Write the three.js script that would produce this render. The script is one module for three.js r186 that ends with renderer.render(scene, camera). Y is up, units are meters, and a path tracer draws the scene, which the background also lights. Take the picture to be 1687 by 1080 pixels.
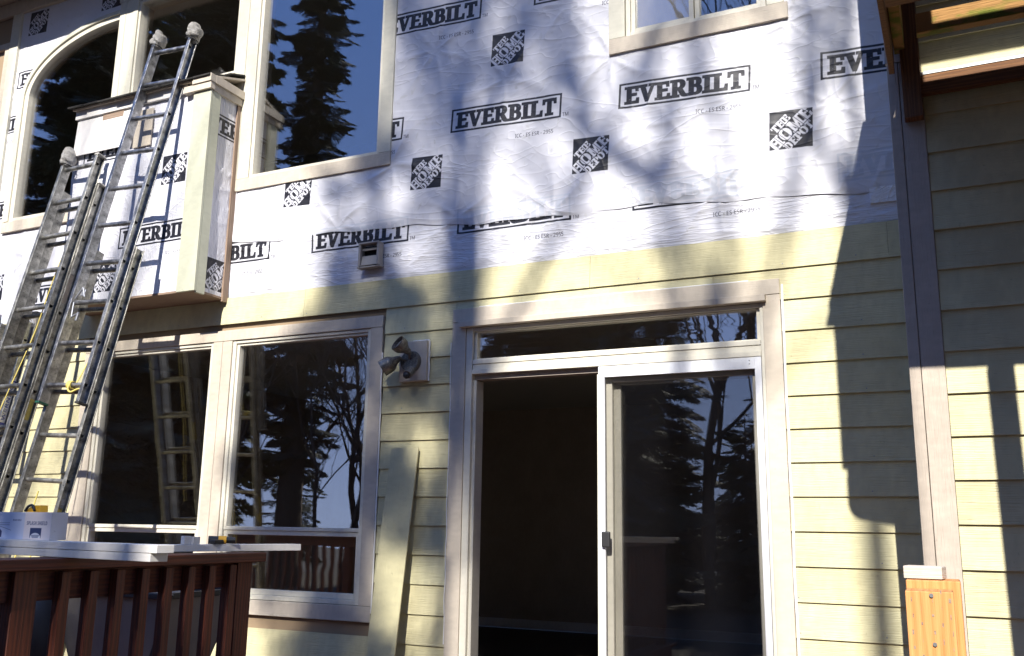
import * as THREE from 'three';
import { mergeGeometries } from 'three/addons/utils/BufferGeometryUtils.js';
import { RoundedBoxGeometry } from 'three/addons/geometries/RoundedBoxGeometry.js';

// ------------------------------------------------------------------ camera, sky, sun, exposure
const scene = new THREE.Scene();
const EYE = new THREE.Vector3(0, 1.6, 5.13);
const camera = new THREE.PerspectiveCamera(38.78, 1024 / 656, 0.05, 400);
camera.position.copy(EYE);
camera.rotation.order = 'YXZ';
camera.rotation.set(0.209693, 0.447892, 0.0149139);
camera.updateMatrixWorld(true);

const SUN = new THREE.Vector3(0.176, 0.744, 1).normalize();
{ // clear winter sky, the same all the way round, a little paler toward the horizon and the sun
  const W = 512, H = 256, d = new Float32Array(W * H * 4);
  for (let j = 0; j < H; j++) for (let i = 0; i < W; i++) {
    const el = ((j + 0.5) / H - 0.5) * Math.PI, az = ((i + 0.5) / W - 0.5) * 2 * Math.PI;
    const v = new THREE.Vector3(Math.cos(el) * Math.cos(az), Math.sin(el), Math.cos(el) * Math.sin(az));
    const t = Math.pow(1 - Math.max(0, Math.sin(el)), 3.2);
    const glow = Math.pow(Math.max(0, v.dot(SUN)), 14) * 0.22;
    const o = (j * W + i) * 4, k = 0.50;
    d[o] = k * (0.135 + 0.50 * t + glow); d[o + 1] = k * (0.32 + 0.49 * t + glow); d[o + 2] = k * (0.92 + 0.36 * t + glow * 0.9); d[o + 3] = 1;
  }
  const sky = new THREE.DataTexture(d, W, H, THREE.RGBAFormat, THREE.FloatType);
  sky.mapping = THREE.EquirectangularReflectionMapping; sky.magFilter = THREE.LinearFilter; sky.needsUpdate = true;
  scene.background = sky; scene.environment = sky;
}
const sun = new THREE.DirectionalLight(new THREE.Color(1.0, 0.945, 0.86), 4.1);
sun.position.copy(SUN.clone().multiplyScalar(40)).add(new THREE.Vector3(-3, 2, 0));
sun.target.position.set(-3, 2, 0);
sun.castShadow = true; sun.shadow.mapSize.set(4096, 4096);
Object.assign(sun.shadow.camera, { left: -14, right: 14, top: 14, bottom: -10, near: 1, far: 90 });
scene.add(sun, sun.target);
const renderer = new THREE.WebGLRenderer({ antialias: true });
renderer.setSize(1024, 656);
renderer.toneMapping = THREE.LinearToneMapping;
renderer.toneMappingExposure = 2.3;
renderer.shadowMap.enabled = true;

// ------------------------------------------------------------------ helpers
let seed = 20240311;
const rnd = () => { seed = (seed * 1664525 + 1013904223) >>> 0; return seed / 4294967296; };
const rr = (a, b) => a + (b - a) * rnd();
const lin = (r, g, b) => new THREE.Color().setRGB(r, g, b);
const V = (x, y, z) => new THREE.Vector3(x, y, z);
// a pixel of the photograph -> the point where its ray meets the plane z = Z
function at(px, py, Z = 0) {
  const f = 1534.68;
  const v = V((px - 843.5) / f, -(py - 540) / f, -1).applyMatrix3(new THREE.Matrix3().setFromMatrix4(camera.matrixWorld));
  return v.multiplyScalar((Z - EYE.z) / v.z).add(EYE);
}
const taken = {};
function numbered(n) { taken[n] = (taken[n] ?? -1) + 1; return taken[n] ? n + '_' + String(taken[n]).padStart(3, '0') : n; }
function shade(o) { o.castShadow = true; o.receiveShadow = true; return o; }
function part(parent, name, geo, mat, label) {
  const m = shade(new THREE.Mesh(geo, mat)); m.name = name; if (label) m.userData.label = label; parent.add(m); return m;
}
function group(parent, name) { const g = new THREE.Group(); g.name = name; parent.add(g); return g; }
function thing(name, label, category, pos = [0, 0, 0], grp) {
  const g = new THREE.Group(); g.name = numbered(name); g.position.set(...pos); g.userData = { label, category };
  if (grp) g.userData.group = grp; scene.add(g); return g;
}
function tagMesh(name, geo, mat, label, category, grp) {
  const m = shade(new THREE.Mesh(geo, mat)); m.name = numbered(name); m.userData = { label, category }; if (grp) m.userData.group = grp; scene.add(m); return m;
}
function struct(name, geo, mat) { const m = shade(new THREE.Mesh(geo, mat)); m.name = name; m.userData.kind = 'structure'; scene.add(m); return m; }
// uv in metres by the way each face points; turn swaps so that the grain (u) runs up
function metres(geo, turn = false, ou = 0, ov = 0) {
  const g = geo.index ? geo.toNonIndexed() : geo, p = g.attributes.position, n = g.attributes.normal;
  const uv = new Float32Array(p.count * 2);
  for (let i = 0; i < p.count; i++) {
    const ax = Math.abs(n.getX(i)), ay = Math.abs(n.getY(i)), az = Math.abs(n.getZ(i));
    let u, v;
    if (az >= ax && az >= ay) { u = p.getX(i); v = p.getY(i); } else if (ax >= ay) { u = p.getZ(i); v = p.getY(i); } else { u = p.getX(i); v = p.getZ(i); }
    if (turn) { const t = u; u = v; v = t; }
    uv[i * 2] = u + ou; uv[i * 2 + 1] = v + ov;
  }
  g.setAttribute('uv', new THREE.BufferAttribute(uv, 2)); return g;
}
// a box between corners, its edges eased by r
function bx(x0, x1, y0, y1, z0, z1, r = 0.003, turn = false) {
  const w = x1 - x0, h = y1 - y0, d = z1 - z0, e = Math.min(r, w * 0.4, h * 0.4, d * 0.4);
  const g = r > 0 ? new RoundedBoxGeometry(w, h, d, 1, e) : new THREE.BoxGeometry(w, h, d);
  g.translate((x0 + x1) / 2, (y0 + y1) / 2, (z0 + z1) / 2);
  return metres(g, turn, rr(0, 3), rr(0, 3));
}
const merge = (list) => mergeGeometries(list.map(g => { const q = g.index ? g.toNonIndexed() : g; for (const k of Object.keys(q.attributes)) if (!['position', 'normal', 'uv'].includes(k)) q.deleteAttribute(k); return q; }));
// a rod between two points
function rod(a, b, r0, r1 = r0, seg = 10, open = false) {
  const d = b.clone().sub(a), g = new THREE.CylinderGeometry(r1, r0, d.length(), seg, 1, open);
  g.translate(0, d.length() / 2, 0); g.applyQuaternion(new THREE.Quaternion().setFromUnitVectors(V(0, 1, 0), d.normalize())); g.translate(a.x, a.y, a.z);
  return g;
}
const tube = (pts, r, n = 40, s = 8) => new THREE.TubeGeometry(new THREE.CatmullRomCurve3(pts), n, r, s, false);

// ------------------------------------------------------------------ noise and textures
const hash = (x, y, s) => { let h = (x * 374761393 + y * 668265263 + s * 974711) | 0; h = Math.imul(h ^ (h >>> 13), 1274126177); return ((h ^ (h >>> 16)) >>> 0) / 4294967296; };
function vnoise(x, y, px, py, s) { // periodic value noise
  const xi = Math.floor(x), yi = Math.floor(y), fx = x - xi, fy = y - yi, m = (a, n) => ((a % n) + n) % n;
  const u = fx * fx * (3 - 2 * fx), v = fy * fy * (3 - 2 * fy);
  const a = hash(m(xi, px), m(yi, py), s), b = hash(m(xi + 1, px), m(yi, py), s), c = hash(m(xi, px), m(yi + 1, py), s), d = hash(m(xi + 1, px), m(yi + 1, py), s);
  return a + (b - a) * u + (c - a) * v + (a - b - c + d) * u * v;
}
function fbm(u, v, fx, fy, s, oct = 4) { let t = 0, a = 0.5; for (let o = 0; o < oct; o++) { t += a * vnoise(u * fx, v * fy, fx, fy, s + o * 17); fx *= 2; fy *= 2; a *= 0.5; } return t / (1 - Math.pow(0.5, oct)); }
function tex(W, H, fn, { color = false, rep = [1, 1] } = {}) {
  const d = new Uint8Array(W * H * 4);
  for (let j = 0; j < H; j++) for (let i = 0; i < W; i++) {
    const c = fn(i / W, j / H), o = (j * W + i) * 4;
    if (Array.isArray(c)) { d[o] = c[0] * 255; d[o + 1] = c[1] * 255; d[o + 2] = c[2] * 255; } else d[o] = d[o + 1] = d[o + 2] = Math.max(0, Math.min(1, c)) * 255;
    d[o + 3] = 255;
  }
  const t = new THREE.DataTexture(d, W, H); t.magFilter = THREE.LinearFilter; t.minFilter = THREE.LinearMipmapLinearFilter; t.generateMipmaps = true;
  t.wrapS = t.wrapT = THREE.RepeatWrapping; t.repeat.set(...rep); if (color) t.colorSpace = THREE.SRGBColorSpace; t.needsUpdate = true; return t;
}
const cl = (x) => Math.max(0, Math.min(1, x));
// embossed cedar grain of fibre-cement boards: u along the board, tile 0.8 m x 0.2 m
const cedar = (u, v) => { const w = fbm(u, v, 3, 5, 5) * 0.9; return cl(0.5 * vnoise((u) * 6, (v + w * 0.05) * 60, 6, 60, 3) + 0.35 * vnoise(u * 14, (v + w * .03) * 120, 14, 120, 4) + 0.2 * fbm(u, v, 40, 30, 8)); };
const cedarBump = tex(1024, 512, (u, v) => { let g = cedar(u, v); const k = vnoise(u * 9, v * 30, 9, 30, 91); if (k > 0.83) g -= (k - 0.83) * 3; return g; }, { rep: [1 / 0.8, 1 / 0.2] });
const mottle = (amp, tint = [1, 1, 1], f = 6, s = 1) => tex(512, 512, (u, v) => { const n = 1 - amp + amp * 1.4 * (0.6 * fbm(u, v, f, f, s, 5) + 0.4 * fbm(u, v, f * 9, f * 4, s + 50, 3)); const speck = vnoise(u * 150, v * 150, 150, 150, s + 9) > 0.965 ? 0.9 : 1; return tint.map(c => cl(n * c * speck)); }, { color: true, rep: [0.8, 0.8] });
const sidingMap = mottle(0.16, [1, 1, 1], 5, 11), trimMap = mottle(0.14, [1, 1, 1], 7, 23), plainMap = mottle(0.10, [1, 1, 1], 8, 37);
const brushBump = tex(512, 512, (u, v) => 0.6 * vnoise(u * 8, v * 160, 8, 160, 61) + 0.4 * fbm(u, v, 20, 40, 62), { rep: [1 / 0.5, 1 / 0.25] });
const woodMap = (c0, c1, s) => tex(1024, 256, (u, v) => { const w = fbm(u, v, 2, 4, s) * 0.25; const g = 0.5 + 0.5 * Math.sin((v + w) * 6.283 * 9); const f = vnoise(u * 20, v * 200, 20, 200, s + 3); const k = cl(0.55 * g + 0.45 * f); return c0.map((c, i) => cl(c + (c1[i] - c) * k)); }, { color: true, rep: [1 / 1.2, 1 / 0.15] });
const grainBump = tex(512, 256, (u, v) => 0.7 * vnoise(u * 12, v * 110, 12, 110, 71) + 0.3 * vnoise(u * 30, v * 200, 30, 200, 72), { rep: [1 / 0.8, 1 / 0.15] });
const scuff = tex(512, 512, (u, v) => cl(0.28 + 0.5 * fbm(u, v, 8, 30, 81, 5) + (vnoise(u * 60, v * 12, 60, 12, 82) > .86 ? .18 : 0)), { rep: [3, 3] });
const scuffCol = tex(512, 512, (u, v) => { const n = cl(0.52 + 0.6 * fbm(u, v, 10, 8, 83, 5)), s = vnoise(u * 70, v * 70, 70, 70, 84) > 0.9 ? 0.45 : 1; return [n * s, n * s, n * s * 0.98]; }, { color: true, rep: [3, 3] });

const S = (o) => new THREE.MeshStandardMaterial(o);
const P = (o) => new THREE.MeshPhysicalMaterial(o);
const M = {
  siding: S({ color: lin(0.60, 0.555, 0.335), map: sidingMap, roughness: 0.72, bumpMap: cedarBump, bumpScale: 0.0022 }),
  siding2: S({ color: lin(0.565, 0.52, 0.32), map: sidingMap, roughness: 0.76, bumpMap: cedarBump, bumpScale: 0.0026 }),
  sidingSmooth: S({ color: lin(0.48, 0.45, 0.30), map: plainMap, roughness: 0.7, bumpMap: brushBump, bumpScale: 0.0006 }),
  corner: S({ color: lin(0.52, 0.53, 0.41), map: plainMap, roughness: 0.6, bumpMap: brushBump, bumpScale: 0.0005 }),
  trim: S({ color: lin(0.57, 0.505, 0.415), map: trimMap, roughness: 0.68, bumpMap: brushBump, bumpScale: 0.0009 }),
  cornerTrim: S({ color: lin(0.49, 0.425, 0.355), map: trimMap, roughness: 0.72, bumpMap: grainBump, bumpScale: 0.0016 }),
  trimPale: S({ color: lin(0.62, 0.60, 0.50), map: plainMap, roughness: 0.55, bumpMap: brushBump, bumpScale: 0.0004 }),
  almond: S({ color: lin(0.68, 0.65, 0.55), map: plainMap, roughness: 0.45 }),
  white: S({ color: lin(0.78, 0.80, 0.84), map: plainMap, roughness: 0.38 }),
  caulk: S({ color: lin(0.82, 0.82, 0.80), roughness: 0.5 }),
  wood: S({ color: lin(1, 1, 1), map: woodMap([0.60, 0.52, 0.45], [0.49, 0.41, 0.35], 101), roughness: 0.8, bumpMap: grainBump, bumpScale: 0.001 }),
  orange: S({ color: lin(1, 1, 1), map: woodMap([0.82, 0.60, 0.37], [0.73, 0.48, 0.26], 111), roughness: 0.75, bumpMap: grainBump, bumpScale: 0.0012 }),
  stain: S({ color: lin(1, 1, 1), map: woodMap([0.43, 0.20, 0.10], [0.24, 0.10, 0.05], 121), roughness: 0.62, bumpMap: grainBump, bumpScale: 0.001 }),
  joist: S({ color: lin(1, 1, 1), map: woodMap([0.50, 0.35, 0.22], [0.34, 0.22, 0.13], 131), roughness: 0.8, bumpMap: grainBump, bumpScale: 0.0016 }),
  moss: S({ color: lin(1, 1, 1), map: tex(512, 256, (u, v) => { const k = cl((fbm(u, v, 8, 6, 141, 5) - 0.45) * 5); return [0.62 - 0.22 * k, 0.47 - 0.04 * k, 0.28 - 0.14 * k]; }, { color: true, rep: [1.3, 3] }), roughness: 0.9, bumpMap: grainBump, bumpScale: 0.003 }),
  primed: S({ color: lin(0.72, 0.70, 0.67), map: plainMap, roughness: 0.5, bumpMap: brushBump, bumpScale: 0.0004 }),
  alu: S({ color: lin(0.60, 0.60, 0.63), map: scuffCol, metalness: 0.92, roughness: 0.75, roughnessMap: scuff }),
  aluOld: S({ color: lin(0.53, 0.52, 0.50), map: scuffCol, metalness: 0.85, roughness: 0.9, roughnessMap: scuff }),
  steel: S({ color: lin(0.30, 0.31, 0.34), metalness: 0.7, roughness: 0.5 }),
  lampMetal: S({ color: lin(0.30, 0.28, 0.26), map: scuffCol, metalness: 0.55, roughness: 0.42 }),
  black: S({ color: lin(0.02, 0.02, 0.022), roughness: 0.5 }),
  rubber: S({ color: lin(0.03, 0.03, 0.03), roughness: 0.8 }),
  yellow: S({ color: lin(0.62, 0.50, 0.12), roughness: 0.6 }),
  toolYellow: S({ color: lin(0.80, 0.42, 0.03), roughness: 0.45 }),
  offcut: S({ color: lin(0.60, 0.52, 0.43), map: plainMap, roughness: 0.75, bumpMap: grainBump, bumpScale: 0.0008 }),
  tub: S({ color: lin(0.20, 0.185, 0.17), map: plainMap, roughness: 0.6 }),
  green: S({ color: lin(0.02, 0.12, 0.07), roughness: 0.5 }),
  bag: S({ color: lin(0.56, 0.54, 0.50), roughness: 0.6, map: mottle(0.35, [1, 1, 1], 14, 241), bumpMap: cedarBump, bumpScale: 0.012 }),
  shingle: [0.045, 0.06, 0.035].map((k, i) => S({ color: lin(k, k * 0.97, k * 0.93), roughness: 0.95, map: mottle(0.5, [1, 1, 1], 40, 151 + i) })),
  greyPlastic: S({ color: lin(0.34, 0.32, 0.30), roughness: 0.55, map: plainMap }),
  roomWall: S({ color: lin(0.36, 0.29, 0.22), roughness: 0.9, map: plainMap }),
  roomUp: S({ color: lin(0.36, 0.34, 0.27), roughness: 0.9, map: plainMap }),
  roomFloor: S({ color: lin(0.07, 0.055, 0.045), roughness: 0.7, map: plainMap }),
  ceiling: S({ color: lin(0.40, 0.38, 0.33), roughness: 0.9 }),
  sheath: S({ color: lin(0.30, 0.22, 0.14), roughness: 0.9 }),
  soffit: S({ color: lin(0.42, 0.365, 0.31), roughness: 0.85, map: trimMap }),
  glass: P({ color: lin(1, 1, 1), transmission: 1, thickness: 0, ior: 2.3, roughness: 0, bumpMap: tex(256, 256, (u, v) => fbm(u, v, 3, 3, 251, 2)), bumpScale: 0.0005, metalness: 0 }),
  mesh: P({ color: lin(0.006, 0.006, 0.008), transparent: true, opacity: 0.34, roughness: 0.8, specularIntensity: 0.05 }),
  bark: S({ color: lin(0.075, 0.055, 0.042), roughness: 0.95 }),
  needles: [[0.030, 0.048, 0.020], [0.024, 0.040, 0.022], [0.038, 0.052, 0.020]].map(c => P({ color: lin(...c), roughness: 0.8, transmission: 0.25, thickness: 0 })),
  twig: S({ color: lin(0.09, 0.07, 0.055), roughness: 0.95 }),
  ground: S({ color: lin(0.055, 0.045, 0.028), roughness: 1, map: mottle(0.5, [1, 1, 1], 30, 161) }),
};

// ------------------------------------------------------------------ the house
const house = thing('house', 'pale yellow lap sided house under repair, its upper storey covered in white wrap', 'house');
const WX0 = -9.2, WX1 = -0.17, DECK = 0.47;

// walls with their openings, behind siding and wrap
{
  const zf = -0.035, zb = -0.17, B = (x0, x1, y0, y1) => bx(x0, x1, y0, y1, zb, zf, 0);
  const lo = merge([B(WX0, -6.12, 0, 2.9), B(-4.88, -4.74, 1.08, 2.9), B(-6.12, -3.51, 0, 1.09), B(-3.51, -2.79, 0, 2.9), B(-0.92, WX1, 0, 2.9), B(-2.79, -0.92, 0, 0.46), B(WX0, WX1, 2.9, 3.18)]);
  part(house, 'wall', lo, M.sheath);
  const up = [B(WX0, WX1, 3.18, 4.12), B(WX0, -7.42, 4.12, 6.5), B(-6.26, -6.06, 4.12, 6.5), B(-6.06, -4.93, 4.12, 5.06), B(-4.93, -4.69, 4.12, 6.5), B(-3.54, -1.73, 4.12, 6.5), B(-0.85, WX1, 4.12, 6.5), B(-1.73, -0.85, 4.12, 4.64), B(-1.73, -0.85, 5.7, 6.5), B(-6.06, -4.93, 5.96, 6.5), B(-4.69, -3.54, 6.0, 6.5)];
  const sh = new THREE.Shape([new THREE.Vector2(-7.42, 6.5)]); // over the quarter arch
  sh.lineTo(-7.42, 5.32); for (let i = 0; i <= 24; i++) { const a = Math.PI - i / 24 * Math.PI / 2; sh.lineTo(-6.27 + 1.13 * Math.cos(a), 5.32 + 0.585 * Math.sin(a)); } sh.lineTo(-6.26, 6.5);
  const ag = new THREE.ExtrudeGeometry(sh, { depth: zf - zb, bevelEnabled: false }); ag.translate(0, 0, zb); up.push(metres(ag));
  part(house, 'wall', merge(up), M.sheath);
}
// rooms
{
  const t = 0.08;
  part(house, 'room_floor', bx(WX0, -0.2, DECK - 0.06, DECK - 0.005, -4.9, -0.171, 0), M.roomFloor);
  part(house, 'room_ceiling', bx(WX0, -0.2, 2.96, 3.02, -4.9, -0.171, 0), M.ceiling);
  part(house, 'room_wall', merge([bx(WX0, -0.2, DECK, 2.96, -4.9 - t, -4.9, 0), bx(-0.28, -0.2, DECK, 2.96, -4.9, -0.171, 0), bx(-6.7, -6.62, DECK, 2.96, -4.9, -0.171, 0)]), M.roomWall);
  part(house, 'baseboard', bx(-6.6, -0.3, DECK, DECK + 0.10, -4.899, -4.882, 0.002), M.primed);
  part(house, 'room_floor', bx(WX0, -0.2, 3.12, 3.17, -4.4, -0.171, 0), M.roomFloor);
  part(house, 'room_ceiling', bx(WX0, -0.2, 6.5, 6.56, -4.4, -0.02, 0), M.ceiling);
  part(house, 'room_wall', merge([bx(WX0, -0.2, 3.17, 6.5, -4.4 - t, -4.4, 0), bx(-0.28, -0.2, 3.17, 6.5, -4.4, -0.171, 0), bx(-9.2, -9.12, 3.17, 6.5, -4.4, -0.171, 0), bx(-2.5, -2.42, 3.17, 6.5, -4.4, -0.171, 0)]), M.roomUp);
}

// lap siding, every board on its own
function lapBoard(x0, x1, y0, h, z, mat, parent = house) {
  const zb = z, zt = z - 0.0135, th = 0.0085, y1 = y0 + h, dz = rr(-0.0008, 0.0008), ou = rr(0, 5), ov = rr(0, 1);
  const q = [[x0, y0, zb + dz], [x1, y0, zb - dz], [x1, y1, zt], [x0, y1, zt], [x0, y0, zb - th], [x1, y0, zb - th], [x1, y1, zt - th], [x0, y1, zt - th]];
  const F = [[0, 1, 2, 3], [4, 5, 1, 0], [3, 2, 6, 7], [4, 0, 3, 7], [1, 5, 6, 2], [5, 4, 7, 6]], pos = [], uv = [];
  for (const f of F) for (const k of [0, 1, 2, 0, 2, 3]) { const v = q[f[k]]; pos.push(...v); uv.push(v[0] + ou + v[2], v[1] + ov - v[2]); }
  const g = new THREE.BufferGeometry(); g.setAttribute('position', new THREE.Float32BufferAttribute(pos, 3)); g.setAttribute('uv', new THREE.Float32BufferAttribute(uv, 2)); g.computeVertexNormals();
  return part(parent, 'siding_board', g, mat);
}
const LAP = 0.1782;
const SID = [M.siding, M.siding2, ...[[0.585, 0.535, 0.315], [0.61, 0.575, 0.36]].map((c, i) => { const q = M.siding.clone(); q.color = lin(...c); return q; })];
for (let k = 0; k < 16; k++) {
  const y = 3.023 - LAP * k; if (y < 0.2) break;
  const spans = [];
  if (k === 0) spans.push([WX0, -6.9], [-6.898, -4.1], [-4.098, -1.95], [-1.948, -0.262], [-0.26, WX1]);
  else {
    const lw = y + 0.19 > 0.99 && y < 2.98;
    if (lw) spans.push([WX0, -6.235], [-3.41, y > 2.84 ? -2.87 : -2.885]); else spans.push([WX0, -5.2], [-5.198, -2.885]);
    if (y > 2.84) spans.push([-2.868, -1.2], [-1.198, WX1]); else spans.push([-0.828, WX1]);
  }
  for (const [a, b] of spans) {
    const m = lapBoard(a, b, y, 0.2035, -0.004, SID[Math.floor(rnd() * SID.length)]), nails = [];
    for (let x = Math.ceil(a / 0.406) * 0.406; x < b - 0.03; x += 0.406) if (rnd() < 0.75) { const g = new THREE.CylinderGeometry(0.0036, 0.0036, 0.002, 8); g.rotateX(Math.PI / 2); g.translate(x + rr(-0.02, 0.02), y + rr(0.02, 0.032), -0.0052); nails.push(g); }
    if (nails.length) part(m, 'nail_head', merge(nails), M.steel).userData.kind = 'stuff';
  }
}
// the projecting wing on the right, its corner trim and siding
const ZN = 0.87;
{
  part(house, 'wing_wall', merge([bx(-0.155, 4.0, 0, 6.9, ZN - 0.16, ZN - 0.035, 0), bx(-0.155, -0.03, 0, 6.9, -0.17, ZN - 0.161, 0)]), M.sheath);
  for (let k = 0; k < 26; k++) { const y = 4.664 - 0.1782 * k; if (y < 0.1) break; const j = [1.4, 2.1, 0.9][k % 3]; lapBoard(-0.0265, j, y, 0.2035, ZN - 0.004, k % 2 ? M.siding2 : M.siding); lapBoard(j + 0.002, 4.0, y, 0.2035, ZN - 0.004, M.siding); }
  for (let k = 0; k < 34; k++) { const y = 6.0 - LAP * k; if (y < 0.1) break; part(house, 'siding_board', bx(-0.1655, -0.156, y, y + 0.2, 0.002, ZN - 0.025, 0.001), M.siding2); }
  part(house, 'corner_trim', bx(-0.168, -0.1225, 0.3, 3.69, ZN - 0.03, ZN, 0.003, true), M.cornerTrim);
  part(house, 'corner_trim', bx(-0.1205, -0.028, 0.3, 3.69, ZN - 0.03, ZN - 0.002, 0.003, true), M.cornerTrim);
  part(house, 'corner_trim', bx(-0.172, -0.075, 3.693, 6.8, ZN - 0.03, ZN, 0.003, true), M.cornerTrim);
}

// ---------------- house wrap: print drawn on a canvas, sheet pushed out in folds
function canvasTex(W, H, draw) {
  const c = document.createElement('canvas'); c.width = W; c.height = H; const ctx = c.getContext('2d'); draw(ctx, W, H);
  const t = new THREE.CanvasTexture(c); t.colorSpace = THREE.SRGBColorSpace; t.anisotropy = 8; t.magFilter = THREE.LinearFilter; return t;
}
const WRAPBG = 'rgb(238,238,243)', INK = 'rgb(26,27,38)';
function fitText(ctx, s, w, h, font) { // baseline-left at 0,0
  ctx.font = font + ' 100px serif'; if (font.includes('sans')) ctx.font = font.replace('sans', '') + ' 100px sans-serif';
  const m = ctx.measureText(s).width; ctx.save(); ctx.scale(w / m, h / 72); ctx.fillText(s, 0, 0); ctx.lineWidth = 8; ctx.strokeStyle = ctx.fillStyle; if (!font.includes('sans')) ctx.strokeText(s, 0, 0); ctx.restore();
}
function sheetPrinter(ctx, x0, y1, s) {
  const go = (x, y, slope, fn) => { ctx.save(); ctx.translate((x - x0) * s, (y1 - y) * s); ctx.rotate(-slope); fn(); ctx.restore(); };
  return {
    word(x, y, slope = 0, ink = INK, small = true) {
      go(x, y, slope, () => {
        ctx.strokeStyle = ink; ctx.fillStyle = ink; ctx.lineWidth = 0.0125 * s; ctx.strokeRect(0.006 * s, -0.162 * s, 0.80 * s, 0.156 * s);
        ctx.save(); ctx.translate(0.038 * s, -0.03 * s); fitText(ctx, 'EVERBILT', 0.736 * s, 0.108 * s, 'bold'); ctx.restore();
        if (small) { ctx.save(); ctx.translate(0.822 * s, -0.004 * s); fitText(ctx, 'TM', 0.045 * s, 0.026 * s, 'sans'); ctx.restore();
          ctx.save(); ctx.translate(0.488 * s, 0.098 * s); fitText(ctx, 'ICC - ES ESR - 2955', 0.275 * s, 0.026 * s, 'sans'); ctx.restore(); }
        ctx.strokeStyle = WRAPBG; ctx.lineWidth = 1; ctx.globalAlpha = 0.75; // worn ink: short scratches across the print
        for (let i = 0; i < 90; i++) { const a = rr(0, 0.81) * s, b = -rr(0, 0.168) * s, l = rr(1, 6); ctx.beginPath(); ctx.moveTo(a, b); ctx.lineTo(a + l * rr(0.2, 1), b + l * rr(-0.4, 0.4)); ctx.stroke(); }
      });
    },
    emblem(x, y, slope = 0, ink = INK) {
      go(x, y, slope, () => {
        const a = 0.24 * s; ctx.beginPath(); ctx.rect(0, -a * 0.965, a, a * 0.965); ctx.clip(); ctx.fillStyle = ink; ctx.fillRect(0, -a, a, a);
        ctx.translate(a * 0.5, -a * 0.48); ctx.rotate(-Math.PI / 4); ctx.fillStyle = WRAPBG;
        const line = (t, w, h, dx, dy) => { ctx.save(); ctx.translate(dx * a, dy * a); fitText(ctx, t, w * a, h * a, 'bold'); ctx.restore(); };
        line('THE', 0.50, 0.17, -0.30, -0.20); line('HOME', 1.22, 0.27, -0.62, 0.115); line('DEPOT', 0.84, 0.19, -0.42, 0.345);
        ctx.strokeStyle = ink; ctx.lineWidth = a * 0.018; for (let i = -5; i <= 5; i++) { ctx.beginPath(); ctx.moveTo(i * a * 0.13 - a * .02, -a * 0.5); ctx.lineTo(i * a * 0.13 + a * .03, a * 0.5); ctx.globalAlpha = 0.55; ctx.stroke(); }
      });
    },
  };
}
function speckle(ctx, W, H, n) { // dust and scuffs on the film
  for (let i = 0; i < n; i++) { const k = Math.floor(rr(196, 232)); ctx.fillStyle = `rgba(${k},${k},${k - 6},${rr(0.05, 0.35)})`; ctx.beginPath(); ctx.ellipse(rr(0, W), rr(0, H), rr(1, 14), rr(0.6, 5), rr(0, 3), 0, 6.3); ctx.fill(); }
}
const SL = -0.043, FAINT = 'rgb(222,226,234)';
const upperTex = canvasTex(2048, 900, (c, W, H) => {
  c.fillStyle = WRAPBG; c.fillRect(0, 0, W, H); speckle(c, W, H, 900);
  const s = W / 4.75, p = sheetPrinter(c, -4.87, 5.3, s);
  for (const [x, y] of [[-4.154, 4.262], [-2.957, 4.206], [-1.757, 4.151], [-0.551, 4.101]]) p.word(x, y, SL);
  for (const [x, y] of [[-4.75, 5.10], [-3.555, 5.046], [-2.347, 5.014]]) p.word(x, y, SL);
  for (const [x, y] of [[-4.352, 3.867], [-3.262, 3.841], [-2.07, 3.773], [-0.853, 3.726]]) p.emblem(x, y, SL);
  for (const [x, y] of [[-3.86, 4.70], [-2.66, 4.633], [-1.46, 4.58], [-0.33, 4.60]]) p.emblem(x, y, SL);
  for (const [x, y] of [[-4.08, 3.492], [-2.89, 3.482], [-1.68, 3.480], [-0.49, 3.478]]) p.word(x, y, 0, FAINT, false);
});
const lowerTex = canvasTex(2048, 300, (c, W, H) => {
  c.fillStyle = WRAPBG; c.fillRect(0, 0, W, H); speckle(c, W, H, 400);
  const s = W / 4.75, p = sheetPrinter(c, -4.87, 3.8, s);
  for (const [x, y] of [[-5.27, 3.495], [-4.08, 3.490], [-2.89, 3.483], [-1.68, 3.480], [-0.49, 3.478]]) p.word(x, y, -0.008);
});
const leftTex = canvasTex(1400, 1500, (c, W, H) => {
  c.fillStyle = WRAPBG; c.fillRect(0, 0, W, H); speckle(c, W, H, 500);
  const s = W / 2.9, p = sheetPrinter(c, -7.7, 6.3, s);
  p.emblem(-7.49, 5.972, -0.03); p.word(-8.15, 5.02, 0); p.word(-7.55, 5.45, 0); p.word(-7.05, 3.36, 0); p.emblem(-7.62, 3.45, 0); p.emblem(-6.55, 6.0, 0); p.word(-8.0, 4.2, 0);
});
const boxTex = canvasTex(1024, 1180, (c, W, H) => {
  c.fillStyle = WRAPBG; c.fillRect(0, 0, W, H); speckle(c, W, H, 300);
  const s = W / 1.42, p = sheetPrinter(c, -6.25, 4.83, s);
  p.word(-6.14, 4.36, 0); c.fillStyle = WRAPBG; c.fillRect(0.54 * s, 0, W, 0.62 * s); p.word(-5.652, 3.597, 0); p.emblem(-5.27, 4.06, 0); p.emblem(-5.87, 3.27, 0);
});
const boxSideTex = canvasTex(256, 1300, (c, W, H) => {
  c.fillStyle = WRAPBG; c.fillRect(0, 0, W, H); speckle(c, W, H, 90);
  const s = W / 0.315, p = sheetPrinter(c, 0, 4.83, s);
  p.word(-0.125, 4.44, 0); p.emblem(0.09, 3.27, 0);
});
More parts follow.
